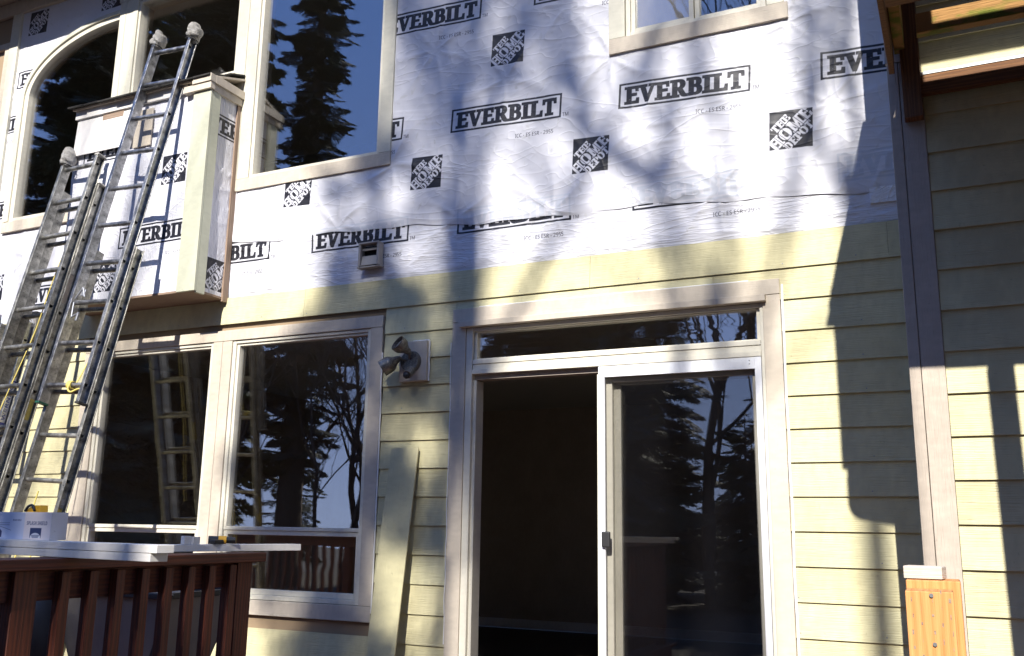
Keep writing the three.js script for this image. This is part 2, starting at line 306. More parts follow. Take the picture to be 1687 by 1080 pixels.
const filmBump = tex(2048, 2048, (u, v) => { const w = fbm(u, v, 5, 5, 169, 3) * 0.25, rd = (a) => Math.pow(1 - Math.abs(a * 2 - 1), 6); return cl(0.35 * fbm(u, v, 14, 10, 171, 5) + 0.30 * rd(fbm(u + w, v + w * 0.4, 22, 7, 173, 3)) + 0.22 * rd(fbm(u + w * 0.6, v - w, 11, 30, 175, 3)) + 0.2 * rd(fbm(u, v + w, 60, 34, 177, 2))); }, { rep: [0.8, 0.8] });
const wrapMat = (map) => { const m = P({ color: lin(0.74, 0.745, 0.77), map, roughness: 0.5, bumpMap: filmBump, bumpScale: 0.009 }); return m; };
const pins = [[-3.42, 4.05, 1.5], [-2.88, 3.6, 1], [-1.8, 4.52, 1.3], [-1.15, 3.55, 1], [-2.55, 4.52, 1.2], [-0.72, 4.5, 1.2], [-3.85, 3.66, 1.2], [-0.5, 3.95, 0.9], [-1.62, 4.02, 0.9], [-2.1, 4.95, 0.9], [-3.1, 4.85, 1.1], [-4.4, 3.6, 0.9], [-0.4, 4.8, 0.8], [-1.35, 3.9, .8], [-2.2, 3.55, 1], [-3.3, 3.3, .8], [-4.5, 3.25, .8], [-1.0, 3.27, .9], [-.35, 3.3, .8], [-2.4, 3.26, .8], [-7.3, 5.0, 1], [-7.5, 5.4, 1.2], [-7.1, 3.8, 1], [-6.5, 3.5, .8]];
function fold(x, y, sx = 1) {
  let h = 0;
  for (let i = 0; i < pins.length; i++) {
    const [px, py, a] = pins[i], dx = x - px, dy = y - py, r = Math.hypot(dx, dy); if (r > 1.1) continue;
    const th = Math.atan2(dy, dx), w = th * (5 + (i % 4)) + i * 2.3 + 1.2 * Math.sin(r * 5 + i) ;
    const ridge = Math.pow(1 - Math.abs(Math.sin(w / 2)), 2.4);
    h += a * 0.013 * ridge * Math.min(1, r / 0.10) * Math.exp(-r / 0.30);
  }
  h += 0.008 * fbm(x * 0.37 + 7, y * 0.37 + 5, 7, 7, 181, 3) + 0.0035 * fbm(x * 0.37 + 7, y * 0.37 + 5, 46, 30, 183, 3);
  return h;
}
function wrapSheet(name, x0, x1, yb, y1, z, map, area, hole, label) {
  const step = 0.0125, nx = Math.round((x1 - x0) / step), ny = Math.round((y1 - 3.2) / step), pos = [], uv = [], idx = [];
  for (let j = 0; j <= ny; j++) for (let i = 0; i <= nx; i++) {
    const x = x0 + (x1 - x0) * i / nx, b = yb(x), y = b + (y1 - b) * j / ny;
    const e = Math.min(1, (y - b) / 0.05 + 0.25);
    pos.push(x, y, z + fold(x, y) * e); uv.push((x - area[0]) / (area[1] - area[0]), (y - area[2]) / (area[3] - area[2]));
  }
  for (let j = 0; j < ny; j++) for (let i = 0; i < nx; i++) {
    const a = j * (nx + 1) + i, cx = (pos[a * 3] + pos[(a + nx + 2) * 3]) / 2, cy = (pos[a * 3 + 1] + pos[(a + nx + 2) * 3 + 1]) / 2;
    if (hole && hole(cx, cy)) continue;
    idx.push(a, a + 1, a + nx + 2, a, a + nx + 2, a + nx + 1);
  }
  const g = new THREE.BufferGeometry(); g.setAttribute('position', new THREE.Float32BufferAttribute(pos, 3)); g.setAttribute('uv', new THREE.Float32BufferAttribute(uv, 2)); g.setIndex(idx); g.computeVertexNormals();
  const m = wrapMat(map); return part(house, name, g, m, label);
}
const wavy = (x) => 3.414 - 0.0535 * (x + 0.2) + 0.012 * Math.sin(x * 3.1) + 0.008 * Math.sin(x * 7.7 + 1) + 0.004 * Math.sin(x * 19);
wrapSheet('house_wrap', -4.86, WX1 - 0.005, () => 3.228, 3.78, -0.034, lowerTex, [-4.87, -0.12, 3.8 - 300 / 2048 * 4.75, 3.8], null, 'lower strip of white printed wrap above the siding');
wrapSheet('house_wrap', -4.86, WX1 - 0.005, wavy, 6.2, -0.0225, upperTex, [-4.87, -0.12, 5.3 - 900 / 2048 * 4.75, 5.3], (x, y) => (x < -3.5 && y > 4.1) || (x > -1.76 && x < -0.82 && y > 4.6), 'large white printed wrap sheet with creases');
const inArch = (x, y, m) => x > -7.36 - m && x < -6.2 && y > 4.2 - m && (y < 5.32 || Math.pow((x + 6.28) / (1.08 + m), 2) + Math.pow((y - 5.32) / (0.54 + m), 2) < 1);
wrapSheet('house_wrap', -7.66, -4.9, () => 3.228, 6.28, -0.033, leftTex, [-7.7, -4.8, 6.3 - 1500 / 1400 * 2.9, 6.3], (x, y) => inArch(x, y, 0.04) || (x > -6.3 && y > 4.7), 'white printed wrap round the arched window');
// a stiff patch of wrap by the corner
part(house, 'wrap_patch', bx(-0.335, -0.19, 3.335, 3.425, -0.03, -0.0135, 0), wrapMat(null));

// ---------------- windows
const F0 = -0.012; // face of the window frames
function ring(x0, x1, y0, y1, w, z0, z1, r = 0.003) { // four frame bars butted end to end
  const [l, rt, b, t] = Array.isArray(w) ? w : [w, w, w, w];
  return merge([bx(x0, x0 + l, y0, y1, z0, z1, r, true), bx(x1 - rt, x1, y0, y1, z0, z1, r, true), bx(x0 + l, x1 - rt, y0, y0 + b, z0, z1 - 0.0005, r), bx(x0 + l, x1 - rt, y1 - t, y1, z0, z1 - 0.0005, r)]);
}
const pane = (x0, x1, y0, y1, z, double = true) => { // double glazing: two sheets of glass a finger apart
  const one = (zz) => { const g = new THREE.PlaneGeometry(x1 - x0, y1 - y0); g.translate((x0 + x1) / 2, (y0 + y1) / 2, zz); return g; };
  return double ? mergeGeometries([one(z), one(z - 0.013)]) : one(z);
};
function twinWindow(x0, x1, label) {
  const w = group(house, 'window'); w.userData.label = label;
  part(w, 'frame', ring(x0, x1, 1.094, 2.894, [0.03, 0.028, 0.03, 0.022], -0.10, F0), M.almond);
  part(w, 'sash', ring(x0 + 0.031, x1 - 0.029, 1.548, 2.871, [0.022, 0.0, 0.024, 0.016].map(v => v + 0.001), -0.075, F0 - 0.012), M.almond);
  part(w, 'sash', ring(x0 + 0.031, x1 - 0.029, 1.125, 1.5475, [0.034, 0.03, 0.034, 0.03], -0.085, F0 - 0.02), M.almond);
  part(w, 'pane', pane(x0 + 0.05, x1 - 0.03, 1.57, 2.857, -0.047), M.glass);
  part(w, 'pane', pane(x0 + 0.06, x1 - 0.055, 1.155, 1.52, -0.057), M.glass);
  return w;
}
twinWindow(-6.075, -4.905, 'sunlit picture window behind the ladders');
twinWindow(-4.725, -3.522, 'picture window reflecting tree trunks');
{
  const T = (...a) => part(house, 'window_trim', bx(...a), M.trim);
  T(-6.235, -3.425, 2.896, 2.975, -0.03, 0); T(-6.235, -6.078, 0.995, 2.894, -0.03, -0.001, 0.003, true); T(-3.52, -3.425, 1.093, 2.894, -0.03, -0.001, 0.003, true);
  T(-4.903, -4.816, 1.093, 2.894, -0.03, -0.001, 0.003, true); T(-4.814, -4.727, 1.093, 2.894, -0.03, -0.002, 0.003, true); T(-6.0765, -3.425, 0.995, 1.091, -0.03, 0);
}
// sealant beads, a little uneven
function bead(x, y0, y1, w, parent = house) {
  const pts = []; for (let i = 0; i <= 14; i++) pts.push(V(x + rr(-0.003, 0.003), y0 + (y1 - y0) * i / 14, -0.004)); const g = tube(pts, w, 60, 5); return part(parent, 'sealant_bead', g, M.caulk);
}
bead(-3.419, 1.05, 2.72, 0.006); bead(-2.895, 0.9, 2.75, 0.0035); bead(-0.819, 0.6, 2.93, 0.0075);
{ const pts = []; for (let i = 0; i <= 12; i++) pts.push(V(-2.7 + 1.7 * i / 12, 2.968 + rr(-0.001, 0.002), -0.006)); part(house, 'sealant_bead', tube(pts, 0.004, 60, 5), M.caulk); }

// upstairs: arched window, centre window, tall window, all in one run
{
  const T = (...a) => part(house, 'window_trim', bx(...a), M.trimPale), TB = (...a) => part(house, 'window_trim', bx(...a), M.trim);
  // arched window
  const w = group(house, 'window'); w.userData.label = 'quarter arched window above the wrapped box';
  const arc = (rx, ry, cx = -6.28, cy = 5.32, n = 30) => { const o = []; for (let i = 0; i <= n; i++) { const a = Math.PI - i / n * Math.PI / 2; o.push([cx + rx * Math.cos(a), cy + ry * Math.sin(a)]); } return o; };
  const band = (r0, r1, yBot, z0, z1, mat, name, parent) => { // legged quarter-arch band between two curves
    const s = new THREE.Shape(), A = arc(r1[0], r1[1]), B = arc(r0[0], r0[1]).reverse();
    s.moveTo(A[0][0], yBot); for (const p of A) s.lineTo(...p); for (const p of B) s.lineTo(...p); s.lineTo(B[B.length - 1][0], yBot); s.closePath();
    const g = new THREE.ExtrudeGeometry(s, { depth: z1 - z0 - 0.004, bevelEnabled: true, bevelSize: 0.002, bevelThickness: 0.002, bevelSegments: 1, curveSegments: 8 }); g.translate(0, 0, z0 + 0.002); return part(parent, name, metres(g, true), mat);
  };
  band([1.075, 0.53], [1.118, 0.575], 4.155, -0.10, -0.012, M.almond, 'frame', w);
  band([1.121, 0.578], [1.16, 0.61], 4.155, -0.03, 0.004, M.trimPale, 'arch_trim', w);
  part(w, 'frame', bx(-7.35, -6.285, 4.155, 4.183, -0.10, -0.012, 0.003), M.almond);
  const s = new THREE.Shape(); s.moveTo(-7.37, 4.17); for (const p of arc(1.09, 0.55)) s.lineTo(...p); s.lineTo(-6.27, 4.17); s.closePath();
  const g = new THREE.ShapeGeometry(s, 10); g.translate(0, 0, -0.05); part(w, 'pane', mergeGeometries([g, g.clone().translate(0, 0, -0.013)]), M.glass);
  TB(-7.48, -6.25, 4.055, 4.15, -0.03, 0); T(-7.48, -7.442, 4.152, 5.3, -0.03, -0.002, 0.003, true);
  T(-6.278, -6.21, 4.152, 6.0, -0.03, -0.002, 0.003, true); T(-6.208, -6.125, 4.9, 6.0, -0.03, -0.004, 0.003, true); T(-6.123, -6.065, 4.9, 6.0, -0.03, -0.001, 0.003, true);
  // centre window
  const c = group(house, 'window'); c.userData.label = 'window over the wrapped box with a room light inside';
  part(c, 'frame', ring(-6.062, -4.916, 5.062, 5.97, 0.022, -0.10, F0), M.almond); part(c, 'pane', pane(-6.045, -4.932, 5.08, 5.955, -0.05), M.glass);
  TB(-6.063, -4.93, 4.97, 5.060, -0.03, -0.003); T(-6.3, -3.4, 6.003, 6.12, -0.03, -0.002);
  // tall window
  const b = group(house, 'window'); b.userData.label = 'tall upstairs window mirroring a conifer and blue sky';
  part(b, 'frame', ring(-4.70, -3.53, 4.152, 6.0, [0.03, 0.024, 0.022, 0.03], -0.10, F0), M.almond); part(b, 'pane', pane(-4.675, -3.552, 4.172, 5.975, -0.045), M.glass);
  T(-4.914, -4.815, 4.06, 6.0, -0.03, -0.001, 0.003, true); T(-4.813, -4.702, 4.152, 6.0, -0.03, -0.003, 0.003, true); T(-3.528, -3.43, 4.152, 6.0, -0.03, -0.001, 0.003, true);
  TB(-4.813, -3.43, 4.053, 4.15, -0.03, 0);
  part(house, 'ceiling_light', new THREE.CylinderGeometry(0.09, 0.1, 0.03, 24).translate(-5.75, 6.485, -0.85), M.steel);
  // right window
  const r = group(house, 'window'); r.userData.label = 'sliding upstairs window with blue sky in its right pane';
  part(r, 'frame', ring(-1.703, -0.835, 4.634, 5.75, [0.03, 0.03, 0.026, 0.03], -0.10, F0), M.almond);
  part(r, 'sash', ring(-1.672, -1.27, 4.662, 5.72, [0.028, 0.03, 0.024, 0.03], -0.075, F0 - 0.012), M.almond); part(r, 'sash', ring(-1.268, -0.866, 4.662, 5.72, [0.03, 0.028, 0.024, 0.03], -0.09, F0 - 0.03), M.almond);
  part(r, 'pane', pane(-1.65, -1.295, 4.68, 5.70, -0.045), M.glass); part(r, 'pane', pane(-1.24, -0.89, 4.68, 5.70, -0.062), M.glass);
  part(r, 'grey_backing', bx(-1.66, -1.28, 4.66, 5.72, -0.12, -0.10, 0.002), M.greyPlastic);  // grey board added behind the left pane for its paler, screened look
  part(house, 'window_trim', bx(-1.813, -0.71, 4.527, 4.63, -0.03, 0.004), M.trim); T(-1.813, -1.706, 4.632, 5.9, -0.03, 0.001, 0.003, true); T(-0.83, -0.73, 4.632, 5.9, -0.03, 0.001, 0.003, true);
  // window past the left trim
  const l = group(house, 'window'); l.userData.label = 'dark window at the far left under the eave';
  T(-7.70, -7.585, 3.2, 6.3, -0.03, 0, 0.003, true); part(l, 'frame', ring(-8.9, -7.703, 4.0, 5.95, 0.06, -0.08, -0.004), M.trim); part(l, 'pane', pane(-8.86, -7.74, 4.04, 5.92, -0.05), M.glass);
}

// ---------------- sliding door with its transom
{
  const T = (...a) => part(house, 'door_trim', bx(...a), M.trim);
  T(-2.89, -0.83, 2.878, 2.965, -0.03, 0.002); T(-2.89, -2.792, 0.3, 2.876, -0.03, 0, 0.003, true); T(-0.926, -0.83, 0.3, 2.876, -0.03, 0, 0.003, true);
  T(-2.83, -0.905, 2.838, 2.8755, -0.03, 0.034);
  const d = group(house, 'sliding_door'); d.userData.label = 'half open sliding glass door with a transom above';
  part(d, 'frame', merge([bx(-2.791, -2.745, 0.46, 2.836, -0.13, -0.008, 0.003, true), bx(-2.7445, -2.722, 0.46, 2.50, -0.13, -0.03, 0.003, true), bx(-0.945, -0.927, 0.46, 2.836, -0.13, -0.008, 0.003, true), bx(-2.744, -0.946, 2.812, 2.836, -0.13, -0.012, 0.003), bx(-2.744, -0.946, 2.60, 2.628, -0.12, -0.010, 0.003), bx(-2.744, -0.946, 2.565, 2.5995, -0.13, -0.016, 0.003), bx(-2.744, -0.946, 2.536, 2.5645, -0.13, -0.006, 0.003), bx(-2.744, -0.946, 0.46, 0.50, -0.13, 0.01, 0.003)]), M.almond);
  part(d, 'track', bx(-2.744, -0.946, 2.505, 2.5355, -0.13, -0.045, 0.002), M.soffit);
  part(d, 'transom_frame', ring(-2.744, -0.946, 2.628, 2.812, [0.022, 0.022, 0.01, 0.006], -0.07, -0.03), M.almond);
  part(d, 'pane', pane(-2.735, -0.955, 2.632, 2.808, -0.05), M.glass);
  // fixed glass leaf and the slid-back leaf behind it
  part(d, 'door_leaf', ring(-1.925, -0.946, 0.505, 2.50, [0.095, 0.062, 0.16, 0.055], -0.085, -0.058), M.almond);
  part(d, 'pane', pane(-1.84, -1.0, 0.66, 2.45, -0.07), M.glass);
  part(d, 'door_leaf', ring(-1.86, -0.95, 0.505, 2.50, [0.07, 0.07, 0.16, 0.07], -0.125, -0.098), M.almond);
  part(d, 'pane', pane(-1.80, -1.01, 0.66, 2.44, -0.11, false), M.glass);
  const s = group(house, 'screen_door'); s.userData.label = 'white framed insect screen in front of the right door half';
  part(s, 'frame', ring(-1.899, -0.948, 0.51, 2.535, [0.038, 0.036, 0.12, 0.066], -0.032, -0.010, 0.002), M.white);
  part(s, 'screen', pane(-1.87, -0.97, 0.6, 2.475, -0.024, false), M.mesh);
  const hg = new RoundedBoxGeometry(0.05, 0.088, 0.022, 2, 0.007); hg.translate(-1.852, 1.535, 0.001); part(s, 'handle', hg, M.black);
  const sc = []; for (const [x, y] of [[-1.836, 2.516], [-1.836, 2.495], [-1.012, 2.516], [-1.012, 2.497]]) { const q = new THREE.CylinderGeometry(0.0035, 0.0035, 0.003, 8); q.rotateX(Math.PI / 2); q.translate(x, y, -0.0095); sc.push(q); } part(s, 'screw', merge(sc), M.steel);
}

// ---------------- wrapped box bump-out with its little roof
{
  const b = group(house, 'wall_box'); b.userData.label = 'box shaped bump-out covered in white wrap';
  const X0 = -6.25, X1 = -4.83, Z = 0.30;
  part(b, 'core', bx(X0 + 0.01, X1 - 0.01, 3.225, 4.86, -0.03, Z - 0.012, 0), M.sheath);
  const face = (name, w, h, f, map) => { const nx = 90, ny = 110, pos = [], uv = [], idx = []; for (let j = 0; j <= ny; j++) for (let i = 0; i <= nx; i++) { const u = i / nx, v = j / ny; pos.push(...f(u, v)); uv.push(u, v); } for (let j = 0; j < ny; j++) for (let i = 0; i < nx; i++) { const a = j * (nx + 1) + i; idx.push(a, a + 1, a + nx + 2, a, a + nx + 2, a + nx + 1); } const g = new THREE.BufferGeometry(); g.setAttribute('position', new THREE.Float32BufferAttribute(pos, 3)); g.setAttribute('uv', new THREE.Float32BufferAttribute(uv, 2)); g.setIndex(idx); g.computeVertexNormals(); return part(b, name, g, wrapMat(map)); };
  const wr = (u, v, s) => 0.008 * fbm(u * 0.9, v * 0.9, 9, 6, s, 3) + 0.010 * Math.pow(1 - Math.abs(Math.sin((u * 6 + v * 2.2 + fbm(u * .9, v * .9, 4, 4, s + 3) * 3))), 5) * (0.3 + v);
  face('wrap_sheet', 1.42, 1.63, (u, v) => [X0 + 1.42 * u, 3.215 + 1.615 * v, Z + wr(u, v, 201) - 0.008], boxTex);
  face('wrap_sheet', 0.3, 1.63, (u, v) => [X1 + wr(u * .25, v, 207) * 0.8 - 0.006, 3.215 + 1.615 * v, Z - 0.005 - 0.315 * u], boxSideTex);
  part(b, 'underside', bx(X0, X1, 3.208, 3.2245, -0.02, Z + 0.004, 0.001), M.wood);
  part(b, 'side_strip', bx(X1 - 0.01, X1 + 0.012, 3.19, 4.78, -0.02, 0.035, 0.002, true), M.wood);
  part(b, 'corner_board', bx(-4.985, -4.812, 3.205, 4.745, Z + 0.006, Z + 0.03, 0.003, true), M.corner);
  part(b, 'corner_board', bx(-4.834, -4.812, 3.195, 4.745, Z - 0.075, Z + 0.0055, 0.003, true), M.corner);
  // boards under the roof
  const fas = [[X0 - 0.01, -5.07, 4.765, 4.84, Z + 0.004, Z + 0.024, M.primed], [-5.068, -4.80, 4.748, 4.80, Z + 0.006, Z + 0.052, M.trim], [-4.98, -4.795, 4.802, 4.862, Z + 0.006, Z + 0.062, M.trim]];
  for (const f of fas) part(b, 'fascia', bx(f[0], f[1], f[2], f[3], f[4], f[5], 0.002), f[6]);
  part(b, 'fascia', bx(X1, X1 + 0.022, 4.745, 4.80, 0.0, Z + 0.005, 0.002), M.trim); part(b, 'fascia', bx(X1, X1 + 0.036, 4.802, 4.866, 0.0, Z + 0.005, 0.002), M.trim);
  part(b, 'fascia', bx(-5.95, -5.72, 4.70, 4.752, Z + 0.008, Z + 0.02, 0.002), M.wood, 'bare strip of wood');
  part(b, 'board', (() => { const g = bx(-6.23, -5.60, 4.44, 4.745, Z + 0.008, Z + 0.016, 0.001); g.translate(0, -4.745, -Z - 0.012); g.rotateX(-0.05); g.translate(0, 4.745, Z + 0.014); return g; })(), M.primed, 'pale sheet tacked to the box'); part(b, 'board', bx(-5.585, -5.40, 4.41, 4.715, Z + 0.008, Z + 0.02, 0.002), M.trim, 'brown panel tacked to the box');
  const roof = group(house, 'box_roof'); roof.userData.label = 'small black shingled roof over the wrapped box';
  part(roof, 'deck', (() => { const g = bx(X0 - 0.02, X1 + 0.03, -0.016, 0, 0, 0.375, 0.001); g.rotateX(0.35); g.translate(0, 4.975, 0); return g; })(), M.trim);
  for (let row = 0; row < 3; row++) for (let i = 0; i < 9; i++) { // shingle tabs
    const w = 0.163, x = X0 - 0.035 + i * (w + 0.002) - (row % 2) * 0.05, z0 = 0.235 - row * 0.118, len = 0.168;
    const g = bx(x, Math.min(x + w, X1 + 0.05), 0, 0.012, z0, z0 + len + rr(-0.004, 0.014), 0.002); g.rotateX(0.35 + rr(-0.006, 0.014)); g.translate(0, 4.978 + row * 0.011, 0); part(roof, 'shingle', g, M.shingle[(i * 2 + row) % 3]);
  }
}
// eave high over the facade
{
  part(house, 'eave', merge([bx(WX0 - 0.4, WX1 - 0.05, 6.36, 6.40, -0.02, 0.62, 0.002), bx(WX0 - 0.4, WX1 - 0.05, 6.36, 6.56, 0.6201, 0.65, 0.003)]), M.soffit);
  part(house, 'frieze_board', bx(WX0, WX1, 6.22, 6.358, -0.03, 0.004, 0.003), M.trim);
  const rg = new THREE.BoxGeometry(12.0, 0.05, 6.6); rg.rotateX(0.38); rg.translate(-3.4, 7.75, -2.35); part(house, 'roof', metres(rg), M.shingle[0]);
}

// ------------------------------------------------------------------ things on the wall
{ // dryer vent
  const v = thing('dryer_vent', 'small grey louvred vent hood on the printed wrap', 'vent', [-3.535, 3.395, -0.01]);
  part(v, 'hood', merge([bx(-0.083, -0.066, -0.075, 0.08, 0, 0.062, 0.003), bx(0.066, 0.083, -0.075, 0.08, 0, 0.062, 0.003), bx(-0.083, 0.083, 0.0801, 0.092, 0, 0.066, 0.003)]), M.greyPlastic);
  const f1 = bx(-0.064, 0.064, -0.072, 0.0, 0, 0.006, 0.001); f1.rotateX(-0.25); f1.translate(0, 0, 0.030); part(v, 'flap', f1, M.greyPlastic);
  const f2 = bx(-0.064, 0.064, 0, 0.03, 0, 0.006, 0.001); f2.rotateX(-0.7); f2.translate(0, 0.036, 0.038); part(v, 'flap', f2, M.greyPlastic);
  part(v, 'base_plate', bx(-0.094, 0.094, -0.086, -0.0755, 0, 0.055, 0.002), M.greyPlastic); part(v, 'duct', bx(-0.07, 0.07, -0.075, 0.08, -0.01, 0.002, 0), M.black);
}
{ // twin flood light with sensor
  const f = thing('flood_light', 'bronze twin flood light with motion sensor between window and door', 'wall light', [-3.16, 2.64, 0]);
  part(f, 'mounting_board', bx(-0.103, 0.103, -0.132, 0.132, -0.01, 0.032, 0.004), M.trim);
  const ring_ = []; for (const [a, b, c, d] of [[0.104, -0.13, 0.104, 0.134], [-0.02, 0.1345, 0.104, 0.1345]]) { const pts = []; for (let i = 0; i <= 10; i++) pts.push(V(a + (c - a) * i / 10 + rr(-.002, .002), b + (d - b) * i / 10 + rr(-.002, .002), 0.002)); ring_.push(tube(pts, 0.008, 30, 5)); }
  part(f, 'sealant_bead', merge(ring_), M.caulk);
  const c = new THREE.CylinderGeometry(0.066, 0.073, 0.03, 32); c.rotateX(Math.PI / 2); c.translate(-0.01, -0.005, 0.047); part(f, 'canopy', c, M.lampMetal);
  const lamp = (from, dir, len) => {
    const g = group(f, 'lamp'), q = new THREE.Quaternion().setFromUnitVectors(V(0, 1, 0), dir.clone().normalize());
    const prof = [[0.016, 0], [0.022, 0.008], [0.025, 0.026], [0.037, 0.044], [0.050, 0.060], [0.054, 0.078], [0.054, len]].map(p => new THREE.Vector2(...p));
    const inner = [[0.051, len], [0.051, 0.078], [0.042, 0.06]].map(p => new THREE.Vector2(...p));
    const sh = new THREE.LatheGeometry([...prof, ...inner], 28); sh.applyQuaternion(q); sh.translate(from.x, from.y, from.z); part(g, 'shade', sh, M.lampMetal);
    const bu = new THREE.SphereGeometry(0.041, 20, 14); bu.scale(1, 0.6, 1); bu.translate(0, len - 0.035, 0); bu.applyQuaternion(q); bu.translate(from.x, from.y, from.z); part(g, 'bulb', bu, M.bag);
    const base = V(-0.01, -0.005, 0.055); part(g, 'knuckle', merge([rod(base.clone().lerp(from, 0.3), from, 0.008), new THREE.SphereGeometry(0.014, 12, 10).translate(from.x, from.y, from.z)]), M.lampMetal);
  };
  lamp(V(0.01, 0.045, 0.095), V(-0.42, 0.50, 0.74), 0.105); lamp(V(-0.07, 0.015, 0.085), V(-0.72, -0.50, 0.30), 0.13);
  const s = group(f, 'sensor'); const sg = new THREE.CylinderGeometry(0.027, 0.03, 0.06, 24); sg.rotateX(Math.PI / 2 + 0.7); sg.translate(0.02, -0.085, 0.10); part(s, 'housing', sg, M.lampMetal);
  const lg = new THREE.SphereGeometry(0.025, 20, 12); lg.scale(1, 1, 0.7); lg.translate(0.012, -0.105, 0.122); part(s, 'lens', lg, M.black); part(s, 'stem', rod(V(0.0, -0.04, 0.055), V(0.02, -0.08, 0.095), 0.009), M.lampMetal);
}
{ // ringed box on the wall behind the ladders
  const m = thing('wall_box_meter', 'grey wall box with concentric rings behind the tied ladder', 'meter box', [-6.88, 3.15, 0]);
  part(m, 'case', bx(-0.09, 0.09, -0.10, 0.10, -0.004, 0.06, 0.008), M.greyPlastic);
  for (const r of [0.03, 0.052, 0.072]) { const t = new THREE.TorusGeometry(r, 0.005, 8, 32); t.translate(0, 0.005, 0.062); part(m, 'ring', t, M.steel); }
  part(m, 'lid', bx(-0.095, 0.095, 0.101, 0.13, -0.004, 0.07, 0.004), M.black);
}
{ const m = thing('hose_box', 'dark green plastic box with a white top on the left wall', 'box', [-7.40, 3.22, 0]); part(m, 'body', bx(-0.12, 0.06, -0.22, 0.06, -0.004, 0.10, 0.01), M.green); part(m, 'lid', bx(-0.12, 0.06, 0.0605, 0.12, -0.004, 0.10, 0.008), M.primed); }

// plank leaning by the door
{
  const L = 1.62, W = 0.205, g = bx(-W / 2, W / 2, 0, L, -0.004, 0.005, 0.001, true);
  const m = tagMesh('siding_plank', g, M.siding, 'loose pale siding plank leaning on the wall beside the sliding door', 'plank');
  m.position.set(-3.26, DECK, 0.17); m.rotation.set(-0.096, 0, -0.035);
}

// ------------------------------------------------------------------ ladders
function channelRail(L, y0, rungs, hand, mat, parent, depth = 0.072, flange = 0.03) {
  // web with D-shaped rung holes, a flange along each edge; hand = +1 flanges point to +x
  const s = new THREE.Shape(); s.moveTo(-depth / 2, y0); s.lineTo(depth / 2, y0); s.lineTo(depth / 2, y0 + L); s.lineTo(-depth / 2, y0 + L); s.closePath();
  for (const y of rungs) { const h = new THREE.Path(), r = 0.0145; h.moveTo(-r, y + r * 0.75); h.lineTo(r, y + r * 0.75); h.absarc(0, y + r * 0.1, r, 0, -Math.PI, true); h.closePath(); s.holes.push(h); }
  const g = new THREE.ExtrudeGeometry(s, { depth: 0.004, bevelEnabled: false, curveSegments: 8 }); g.rotateY(Math.PI / 2); g.translate(hand > 0 ? 0 : -0.004, 0, 0);
  const fx0 = hand > 0 ? 0.0042 : -flange, fx1 = hand > 0 ? flange : -0.0042;
  const lip = (z0, z1) => bx(fx0, fx1, y0, y0 + L, z0, z1, 0.0015, true);
  return part(parent, 'rail', merge([metres(g, true), lip(depth / 2 - 0.006, depth / 2 + 0.001), lip(-depth / 2 - 0.001, -depth / 2 + 0.006)]), mat);
}
function ladderSection(root, w, y0, y1, rungYs, dz, mat, wide = 0) {
  // local frame: x along rungs from 0 to w (inner faces of the rails), y up the ladder, z away from the wall
  const a = channelRail(y1 - y0, y0, rungYs, -1, mat, root), b = channelRail(y1 - y0, y0, rungYs, 1, mat, root);
  a.position.set(-wide, 0, dz); b.position.set(w + wide, 0, dz);
  for (const y of rungYs) {
    const r = 0.0165, s = new THREE.Shape(); s.moveTo(-r, r * 0.8); s.lineTo(r, r * 0.8); s.absarc(0, 0.002, r, 0, -Math.PI, true); s.closePath();
    const q = 0.0135, h = new THREE.Path(); h.moveTo(-q, q * 0.8); h.lineTo(q, q * 0.8); h.absarc(0, 0.002, q, 0, -Math.PI, true); h.closePath(); s.holes.push(h);
    const g = new THREE.ExtrudeGeometry(s, { depth: w + 2 * wide + 0.016, bevelEnabled: false, curveSegments: 7 }); g.rotateY(Math.PI / 2); g.translate(-wide - 0.008, y, dz); part(root, 'rung', metres(g), mat);
  }
}
function orient(root, P0, dn, yaw) { // P0: left end of the top rung; dn: direction down the ladder; yaw of the rungs
  const Y = V(-dn[0], -dn[1], -dn[2]).normalize(), Xd = V(Math.cos(yaw), 0, -Math.sin(yaw)), Z = Xd.clone().cross(Y).normalize(), X = Y.clone().cross(Z).normalize();
  root.matrixAutoUpdate = true; const m = new THREE.Matrix4().makeBasis(X, Y, Z); root.quaternion.setFromRotationMatrix(m); root.position.set(...P0);
}
function mitt(root, x, y, dz, s) { // wrapped rail end
  const g = new THREE.SphereGeometry(0.055, 22, 18), p = g.attributes.position;
  for (let i = 0; i < p.count; i++) { const v = V(p.getX(i), p.getY(i), p.getZ(i)); const n = 1 + 0.75 * (fbm(v.x * 3 + 5 + s, v.y * 3 + 5 + v.z * 2, 9, 9, 211 + s, 3) - 0.5) + 0.045 * Math.sin(v.y * 150 + v.x * 90 + v.z * 50); v.multiplyScalar(n); p.setXYZ(i, v.x * 0.85, v.y * 1.5, v.z * 1.2); }
  g.computeVertexNormals(); g.translate(x, y, dz); part(root, 'rail_mitt', metres(g), M.bag);
  part(root, 'mitt_cord', new THREE.TorusGeometry(0.048, 0.005, 6, 24).rotateX(Math.PI / 2).scale(0.85, 1, 1.1).translate(x, y - 0.075, dz), M.rubber);
}
const RS = 0.305;
